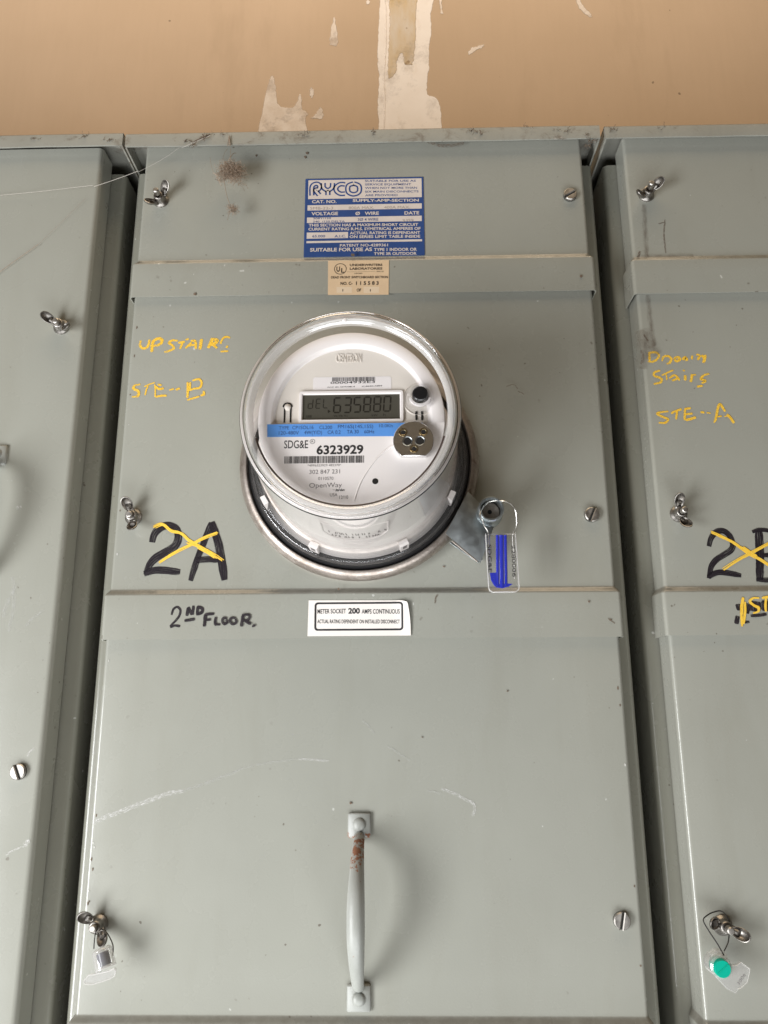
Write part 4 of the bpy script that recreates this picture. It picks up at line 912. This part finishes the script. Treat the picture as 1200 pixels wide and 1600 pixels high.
# clear cover: window, thick moulded rim, tapering wall
m = MB(); m.lathe([(.01, -117.0), (30, -117.0), (65.0, -117.0)], MX, MZ, 96); m.build('window', 'clear_window', meter)
m = MB(); m.lathe([(65.0, -117.0), (65.6, -117.6), (66.2, -118.6), (67.6, -119.2), (68.3, -119.6), (69.0, -119.2), (70.2, -119.4), (70.6, -118.0)], MX, MZ, 128); m.build('cover_rim', 'clear_shell', meter, smooth_deg=60)
m = MB(); m.lathe([(66.0, -112.0), (67.0, -115.2), (69.0, -117.2), (70.2, -116.6)], MX, MZ, 128); m.build('rim_inside', 'clear_haze', meter, smooth_deg=60)
m = MB(); m.lathe([(72.3+1.9*math.cos(R(a)), -116.6+2.9*math.sin(R(a))) for a in range(0, 360, 24)], MX, MZ, 128, close_prof=True); m.build('rim_edge', 'clear_rim', meter, smooth_deg=60)
m = MB(); m.lathe([(74.1+.5*math.cos(R(a)), -116.2+1.2*math.sin(R(a))) for a in range(0, 360, 45)], MX, MZ, 128, close_prof=True); m.build('rim_outline', 'refraction_dark', meter, smooth_deg=60)  # dark ring put in for the refraction at the rim's outer edge
m = MB(); m.lathe([(72.9, -112.4), (73.4, -106), (75.5, -80), (78.5, -50), (81.5, -26), (82.6, -19), (83.6, -17.2), (85.0, -16.9)], MX, MZ, 128); m.build('cover_wall', 'clear_wall', meter, smooth_deg=60)
m = MB(); m.lathe([(83.8, -16.8), (84.6, -18.2), (85.8, -18.4), (86.4, -17.0)], MX, MZ, 128); m.build('cover_flange', 'clear_seal', meter, smooth_deg=60)
m = MB(); m.lathe([(.01, -121.9), (1.1, -121.8), (1.5, -120.9)], *(-36.49,256.69), 16); m.build('gate_mark', 'label_white', meter)

# ------------------------------------------------------------------ sealing ring with its lock housing
ring = empty('sealing_ring', (MX, 0, MZ), 'worn metal sealing ring clamped round the meter base', 'sealing ring')
m = MB(); m.lathe([(88.9, -3), (89.3, -13.2), (90.2, -14.6), (92.0, -14.4), (94.6, -12.0), (96.2, -9.4), (96.9, -6.6), (96.4, -4.4), (95.4, -1.5), (95.0, 0)], MX, MZ, 128); m.build('band', 'ring_metal', ring, smooth_deg=40)
LYF, LYB = -20.0, -5.0
pf = [(35.17,128.45),(59.33,105.56),(64.69,110.15),(79.93,132.41),(64.94,153.67),(53.59,161.71),(44.23,147.71)]
pf = [(35.3,128.38),(59.2,105.56),(65.01,109.94),(68.78,115.09),(74.69,132.46),(70.,147.45),(53.59,161.71),(44.87,147.02),(39.96,136.17)]
m = MB()
# bulged front sheet of the housing
cA = Vector((44.17,145.66)); cB = Vector((63.85,123.15))
A0, A1 = Vector((53.59,161.71)), Vector((35.3,128.38))
B0, B1 = Vector((74.61,138.89)), Vector((61.28,105.54))
rows_ = []
for i in range(13):
    s = i/12; row = []
    for j in range(13):
        t = j/12; p = A0.lerp(A1, t).lerp(B0.lerp(B1, t), s)
        row.append((p.x, LYF-4.0*math.sin(math.pi*(.10+.80*t))*(.6+.4*math.sin(math.pi*s)), p.y))
    rows_.append(row)
m.quadgrid(rows_)
m.quadgrid([[(x, y+1.2, z) for x, y, z in r] for r in rows_])
e = [r[-1] for r in rows_]; m.quadgrid([e, [(x, y+1.2, z) for x, y, z in e]])
e = rows_[-1]; m.quadgrid([e, [(x, y+14, z) for x, y, z in e]])
e = [r[0] for r in rows_]; m.quadgrid([e, [(x, y+14, z) for x, y, z in e]])
hs = m.build('lock_housing', 'zinc', ring, smooth_deg=40)
m = MB(); q = [Vector(p) for p in [(40.15,123.71),(45.45,123.66),(61.57,110.02),(59.49,107.02)]]
m.prism([(p.x, p.y) for p in q][::-1], -14.5, -13, bevel=.3); m.build('clamp_tongue', 'ring_metal', ring, smooth_deg=30)
m = MB(); q = [Vector(p) for p in [(39.19,123.95),(60.75,107.77),(64.86,111.12),(48.01,127.65)]]
m.prism([(p.x, p.y) for p in q][::-1], -7, -5.5, bevel=.3); m.build('housing_back', 'zinc', ring, smooth_deg=30)
kx, kz = (68.89,143.14); kr = 9.56
m = MB(); m.lathe([(kr+.9, -18), (kr+.9, -22), (kr+.1, -23), (kr, -33), (kr+.1, -39.4), (kr-.5, -40.2), (kr-1.2, -40.2), (kr-1.7, -39.4), (kr-1.8, -24)], kx, kz, 48); cl = m.build('lock_collar', 'zinc', ring, smooth_deg=40)
m = MB(); m.lathe([(.01, -27.5), (1.3, -27.5), (1.4, -29.5), (kr-2.6, -29.5), (kr-2.2, -28.5), (kr-2.2, -20)], kx, kz, 40); m.build('lock_plug', 'ring_metal', cl, smooth_deg=40)
m = MB(); m.lathe([(.01, -29.7), (1.7, -29.7)], kx-.2, kz-.2, 24); m.build('keyhole', 'hole_dark', cl, smooth_deg=0)

# ------------------------------------------------------------------ blue padlock-type seal
PY = -32.0
seal = empty('padlock_seal', (*(77.42,124.41)[:1], PY, 124.41), 'clear padlock seal with blue insert hanging from the ring lock by wire', 'seal', 'utility seals')
sx0, sz1 = (64.61,125.05); sx1, sz0 = (87.87,81.18)
m = MB()
o_ = [(sx0+.9, sz0+3.0), (sx0+1.5, sz0+1.2), (sx0+3.6, sz0+.0), (sx1-3.0, sz0+.1), (sx1-.6, sz0+1.5), (sx1, sz0+3.4), (sx1-1.0, sz1), (sx0, sz1)]
m.prism(o_, PY-1.8, PY+1.8, bevel=.35); m.build('seal_case', 'clear_seal', seal, smooth_deg=30)
m = MB()
for pth in ([(x, z) for x, z in o_]+[o_[0]],):
    m.tube([(x, PY-1.6, z) for x, z in pth], .36, 6); m.tube([(x, PY+1.4, z) for x, z in pth], .3, 6)
m.build('case_rim', 'clear_haze', seal)
m = MB(); 
for q_, r_ in (([(72.12,85.3),(73.43,124.18)], 1.15), ([(75.26,84.83),(76.44,124.15)], 1.7), ([(78.42,85.25),(79.45,124.13)], 1.15)): m.tube([(x, PY-.1, z) for x, z in q_], r_, 16, flat=.8 if r_ > 1.5 else 1.0)
hk = [(66.71,95.57),(71.47,95.85),(71.04,84.99),(69.51,86.27),(67.45,90.12)]; m.prism(hk[::-1], PY-1.0, PY+.8, bevel=.2)
hk = [(71.03,84.67),(75.72,84.),(80.19,85.24),(83.11,87.13),(79.97,87.47),(71.11,86.9)]; m.prism(hk[::-1], PY-.95, PY+.85)
m.build('insert', 'seal_blue', seal, smooth_deg=30)
def path3(c): return [(x, y, z) for (x, z), y in c]
m = MB()
wpts = [((66.91,97.99), -31.4), ((66.84,112.91), -31.6), ((66.97,125.05), -32), ((63.44,130.87), -36), ((61.53,133.72), -42), ((59.9,137.99), -42.2), ((62.98,144.76), -36), ((67.22,149.25), -34), ((73.22,149.59), -38), ((77.78,148.21), -42), ((83.08,146.84), -40), ((87.29,142.53), -36), ((88.16,134.4), -34), ((87.8,130.35), -33), ((85.26,124.99), -32), ((85.02,117.9), -31.4), ((85.64,106.17), -31.4), ((84.96,91.36), -31.4)]
wpts = [Vector((x, y, z)) for (x, z), y in wpts]
m.tube(smooth(wpts, 5), .46, 8); m.build('wire_shackle', 'bright_wire', seal)
m = MB(); text(m, ('SDG&E', 65.52, 116.9, 65.36, 95.58, 2.74, 0.02), PY-1.95); text(m, ('2280006', 83.32, 116.22, 83.07, 92.24, 2.74, 0), PY-1.95)
m.build('lettering', 'print_black', seal, smooth_deg=0, normals=False)

# ------------------------------------------------------------------ barrel seals on the lower wing nuts
def barrel(name, label, cx, cz, y, tilt, core_mat):
    t = empty(name, (cx, y, cz), label, 'seal', 'utility seals'); return t
bs = barrel('barrel_seal', 'small clear barrel seal with dark core wired to the lower wing nut', *(-205.89,-168.), -16, 0, 'seal_core')
C0 = Vector((-208.68, -16, -161.38)); C1 = Vector((-203.21, -19, -173.33))
m = MB(); m.tube([C0.lerp(C1, t) for t in (0, .06, .12, .9, 1.0)], [5.2, 6.2, 6.6, 7.0, 7.0], 24); m.build('barrel', 'clear_shell', bs, smooth_deg=35)
m = MB(); m.tube([C0.lerp(C1, t) for t in (.22, .85)], [4.2, 4.2], 16); m.build('core', 'seal_core', bs, smooth_deg=35)
m = MB(); m.tube([C0.lerp(C1, t) for t in (.10, .16)], [5.6, 5.6], 24); m.tube([C0.lerp(C1, t) for t in (.90, .97)], [6.2, 6.2], 24); m.build('inner_disc', 'clear_shell', bs, smooth_deg=35)
m = MB(); fl = [(-215.33,-180.88),(-215.87,-178.94),(-213.24,-175.69),(-205.3,-174.37),(-199.56,-173.05),(-196.37,-171.74),(-195.05,-172.71),(-195.3,-175.97),(-198.42,-177.92),(-204.83,-179.88),(-210.55,-181.32)]
m.prism(fl[::-1] if False else fl, -24, -20.5, bevel=.5); m.build('tag_flange', 'clear_tag', bs, smooth_deg=35)
m = MB(); n_ = [Vector(p) for p in fl]; m.tube([(p.x, -24, p.y) for p in n_]+[(n_[0].x, -24, n_[0].y)], .34, 6); m.build('flange_edge', 'clear_haze', bs)
m = MB(); wp = [((-213.48,-161.45), -17), ((-214.65,-157.27), -14), ((-215.05,-153.09), -12), ((-214.86,-151.41), -8), ((-211.33,-152.86), -5), ((-206.09,-156.83), -8), ((-202.01,-161.14), -12), ((-200.29,-166.01), -16)]
m.tube(smooth([Vector((x, y, z)) for (x, z), y in wp], 5), .42, 6); m.build('wire', 'wire_black', bs)

gs = barrel('barrel_seal', 'small clear seal with round green plug wired to a wing nut', *(215.99,-173.85), -14, 0, 'seal_green')
gx, gz = (213.14,-171.64); gr = 5.59
m = MB(); m.lathe([(.01, -22), (gr-.4, -22), (gr, -21.4), (gr, -12)], gx, gz, 32); m.build('plug', 'seal_green', gs, smooth_deg=40)
m = MB(); a = R(38); dx_, dz_ = gr*math.cos(a), gr*math.sin(a); m.tube([(gx-dx_*.8, -22.1, gz-dz_*.8), (gx+dx_*.8, -22.1, gz+dz_*.8)], .35, 6); m.build('plug_seam', 'seal_green', gs)
m = MB(); m.lathe([(gr+.3, -21.5), (gr+1.6, -20.5), (gr+1.8, -9), (gr+.4, -8)], gx-.4, gz+.8, 32); m.build('barrel', 'clear_shell', gs, smooth_deg=40)
m = MB(); q = [(209.15,-176.96),(215.96,-184.34),(221.5,-186.95),(223.24,-184.58),(225.34,-184.05),(229.84,-180.61),(232.,-174.79),(232.55,-172.66),(227.14,-168.67),(223.98,-170.55),(220.44,-170.56),(217.31,-177.47)]; m.prism(q, -18, -14.5, bevel=.4); m.build('tag_flange', 'clear_tag', gs, smooth_deg=30)
m = MB(); n_ = q; m.tube([(x, -18, z) for x, z in n_]+[(n_[0][0], -18, n_[0][1])], .30, 6); m.build('flange_edge', 'clear_haze', gs)
m = MB(); q = [(208.43,-169.03),(208.36,-164.19),(211.61,-161.48),(215.74,-161.75),(219.03,-164.17),(219.26,-167.39),(214.29,-169.55)]; m.prism(q[::-1], -17, -12, bevel=.5); m.build('barrel_top', 'clear_shell', gs, smooth_deg=30)
m = MB(); text(m, ('3006', 224.19, -182.53, 229.43, -176.19, 2., 0), -18.2); m.build('lettering', 'print_grey', gs, smooth_deg=0, normals=False)
m = MB(); wp = [((216.51,-164.68), -17), ((213.39,-157.96), -16), ((209.69,-151.72), -15), ((206.43,-144.56), -13), ((209.97,-142.49), -9), ((216.18,-140.69), -6), ((222.71,-140.36), -5), ((226.95,-145.95), -5), ((225.06,-152.97), -8), ((221.76,-157.68), -13), ((216.98,-162.), -17)]
m.tube(smooth([Vector((x, y, z)) for (x, z), y in wp], 5), .42, 6); m.build('wire', 'wire_black', gs)

# ------------------------------------------------------------------ cobwebs
web = empty('cobweb', (-152.12, -6, 504.59), 'brown tuft of old cobweb hanging under the cap above the meter', 'cobweb')
rnd = random.Random(12)
def fuzz(mb, c, rx, ry, rz, n, rad, ln):
    for _ in range(n):
        while True:
            p = Vector((rnd.uniform(-1, 1), rnd.uniform(-1, 1), rnd.uniform(-1, 1)))
            if p.length < 1: break
        p = Vector((c[0]+p.x*rx, c[1]+p.y*ry, c[2]+p.z*rz)); d = Vector((rnd.gauss(0, 1), rnd.gauss(0, .6), rnd.gauss(0, 1))).normalized(); pts = [p]
        for k in range(7):
            d = (d+Vector((rnd.gauss(0, .7), rnd.gauss(0, .5), rnd.gauss(0, .7)))).normalized(); p = p+d*ln; pts.append(p)
        mb.tube(pts, rad*rnd.uniform(.6, 1.4), 3, caps=False)
t0 = (-146.69,461.78)
m = MB(); fuzz(m, (t0[0], -14, t0[1]), 11.0, 6, 7.5, 620, .10, 1.3); fuzz(m, (t0[0]-10, -14, t0[1]-8), 5, 3, 3, 24, .15, 1.2); fuzz(m, (t0[0]+8, -13, t0[1]-9), 4, 3, 6, 24, .14, 1.3); m.build('tuft', 'web_fibre', web, smooth_deg=0, normals=False)
t1 = (-144.44,423.74)
m = MB(); fuzz(m, (t1[0], -13, t1[1]), 2.6, 2, 2.8, 80, .11, .9); fuzz(m, (t1[0]+2.5, -13, t1[1]-3.2), 1.5, 1, 2, 10, .14, .8); m.build('clump', 'web_fibre', web, smooth_deg=0, normals=False)
m = MB()
for q, y0_, y1_, r_ in (([(-152.66,451.95),(-150.87,441.99),(-148.47,432.85),(-146.25,427.54)], -14, -13, .22), ([(-146.93,423.01),(-147.38,418.52),(-148.46,413.32)], -13, -12, .16), ([(-152.67,490.91),(-154.37,483.85),(-155.21,472.9)], -7, -14, .12), ([(-149.96,490.85),(-148.93,482.95),(-147.87,474.3)], -7, -14, .16), ([(-145.04,486.8),(-146.9,482.9),(-148.54,474.32)], -6, -14, .2), ([(-167.94,480.96),(-166.11,471.55),(-162.21,460.61),(-156.63,455.87)], -8, -14, .14), ([(-151.87,503.74),(-152.76,493.39)], -8, -7.5, .5), ([(-151.87,503.74),(-150.58,493.34)], -8, -7.5, .5)):
    n = len(q); m.tube(smooth([Vector((x, y0_+(y1_-y0_)*i/(n-1), z)) for i, (x, z) in enumerate(q)], 5), r_, 4)
m.build('thread', 'web_fibre', web, smooth_deg=0, normals=False)
def thread(label, items):
    x, z = items[0][1][0]; w_ = empty('cobweb_thread', (x, -8, z), label, 'cobweb'); m = MB()
    for r_, q, ys in items:
        n = len(q); m.tube(smooth([Vector((a, ys[0]+(ys[1]-ys[0])*i/(n-1), b)) for i, (a, b) in enumerate(q)], 6), r_, 4)
    m.build('strand', 'web_silk', w_, smooth_deg=0, normals=False); return w_
thread('long pale cobweb thread strung across the gap to the middle cabinet cap', [(.17, [(-365.94,449.51),(-319.52,452.1),(-273.24,455.8)], (-2, -6)), (.26, [(-272.32,454.27),(-251.64,461.61),(-232.82,469.02)], (-6, -7)), (.15, [(-232.42,468.23),(-211.92,480.13),(-195.23,493.33)], (-7, -8)), (.25, [(-194.57,491.66),(-183.22,497.08),(-168.96,503.58)], (-8, -9))])
tw = thread('thin dark cobweb thread slanting over the left cabinet front', [(.26, [(-353.44,369.46),(-339.64,381.44),(-318.69,399.17)], (-2, -2)), (.10, [(-318.69,399.17),(-298.14,423.63),(-280.84,445.25)], (-2, -2))])
for c in tw.children: c.data.materials[0] = M['web_fibre']
m = MB()
for q in ([(-185.4,496.48),(-181.48,499.58),(-176.16,502.25),(-172.16,504.16),(-169.53,506.1)],): m.tube(smooth([Vector((x, -8, z)) for x, z in q], 4), .5, 5); fuzz(m, (q[2][0], -7.8, q[2][1]), 3, .5, 1.5, 14, .25, .8); fuzz(m, (q[0][0]+1, -7.8, q[0][1]), 1.5, .5, 1.2, 8, .25, .8)
m.build('cap_grime', 'dirt', cab_c, smooth_deg=0, normals=False)

rnd = random.Random(21)
for cab, x, z, n, w_ in ((cab_l, -262, 503, 26, 5.0), (cab_l, -285, 508, 18, 3), (cab_l, -330, 506, 16, 4), (cab_c, -190, 501, 16, 4), (cab_c, -160, 507, 20, 6), (cab_c, -85, 505, 18, 5), (cab_c, -20, 506, 14, 3), (cab_c, 70, 505, 24, 5), (cab_c, 78, 501, 20, 2.2), (cab_c, 120, 508, 14, 4), (cab_c, 150, 504, 22, 6), (cab_c, 172, 499, 14, 3), (cab_r, 196, 503, 22, 3), (cab_c, 176, 492, 30, 3), (cab_c, 172, 487, 16, 2), (cab_r, 240, 505, 10, 4)):
    m = MB(); fuzz(m, (x, -6.9, z), w_*1.3, .4, 1.3, n//2, .17, .7); m.build('dust_clump', 'dirt', cab, smooth_deg=0, normals=False)
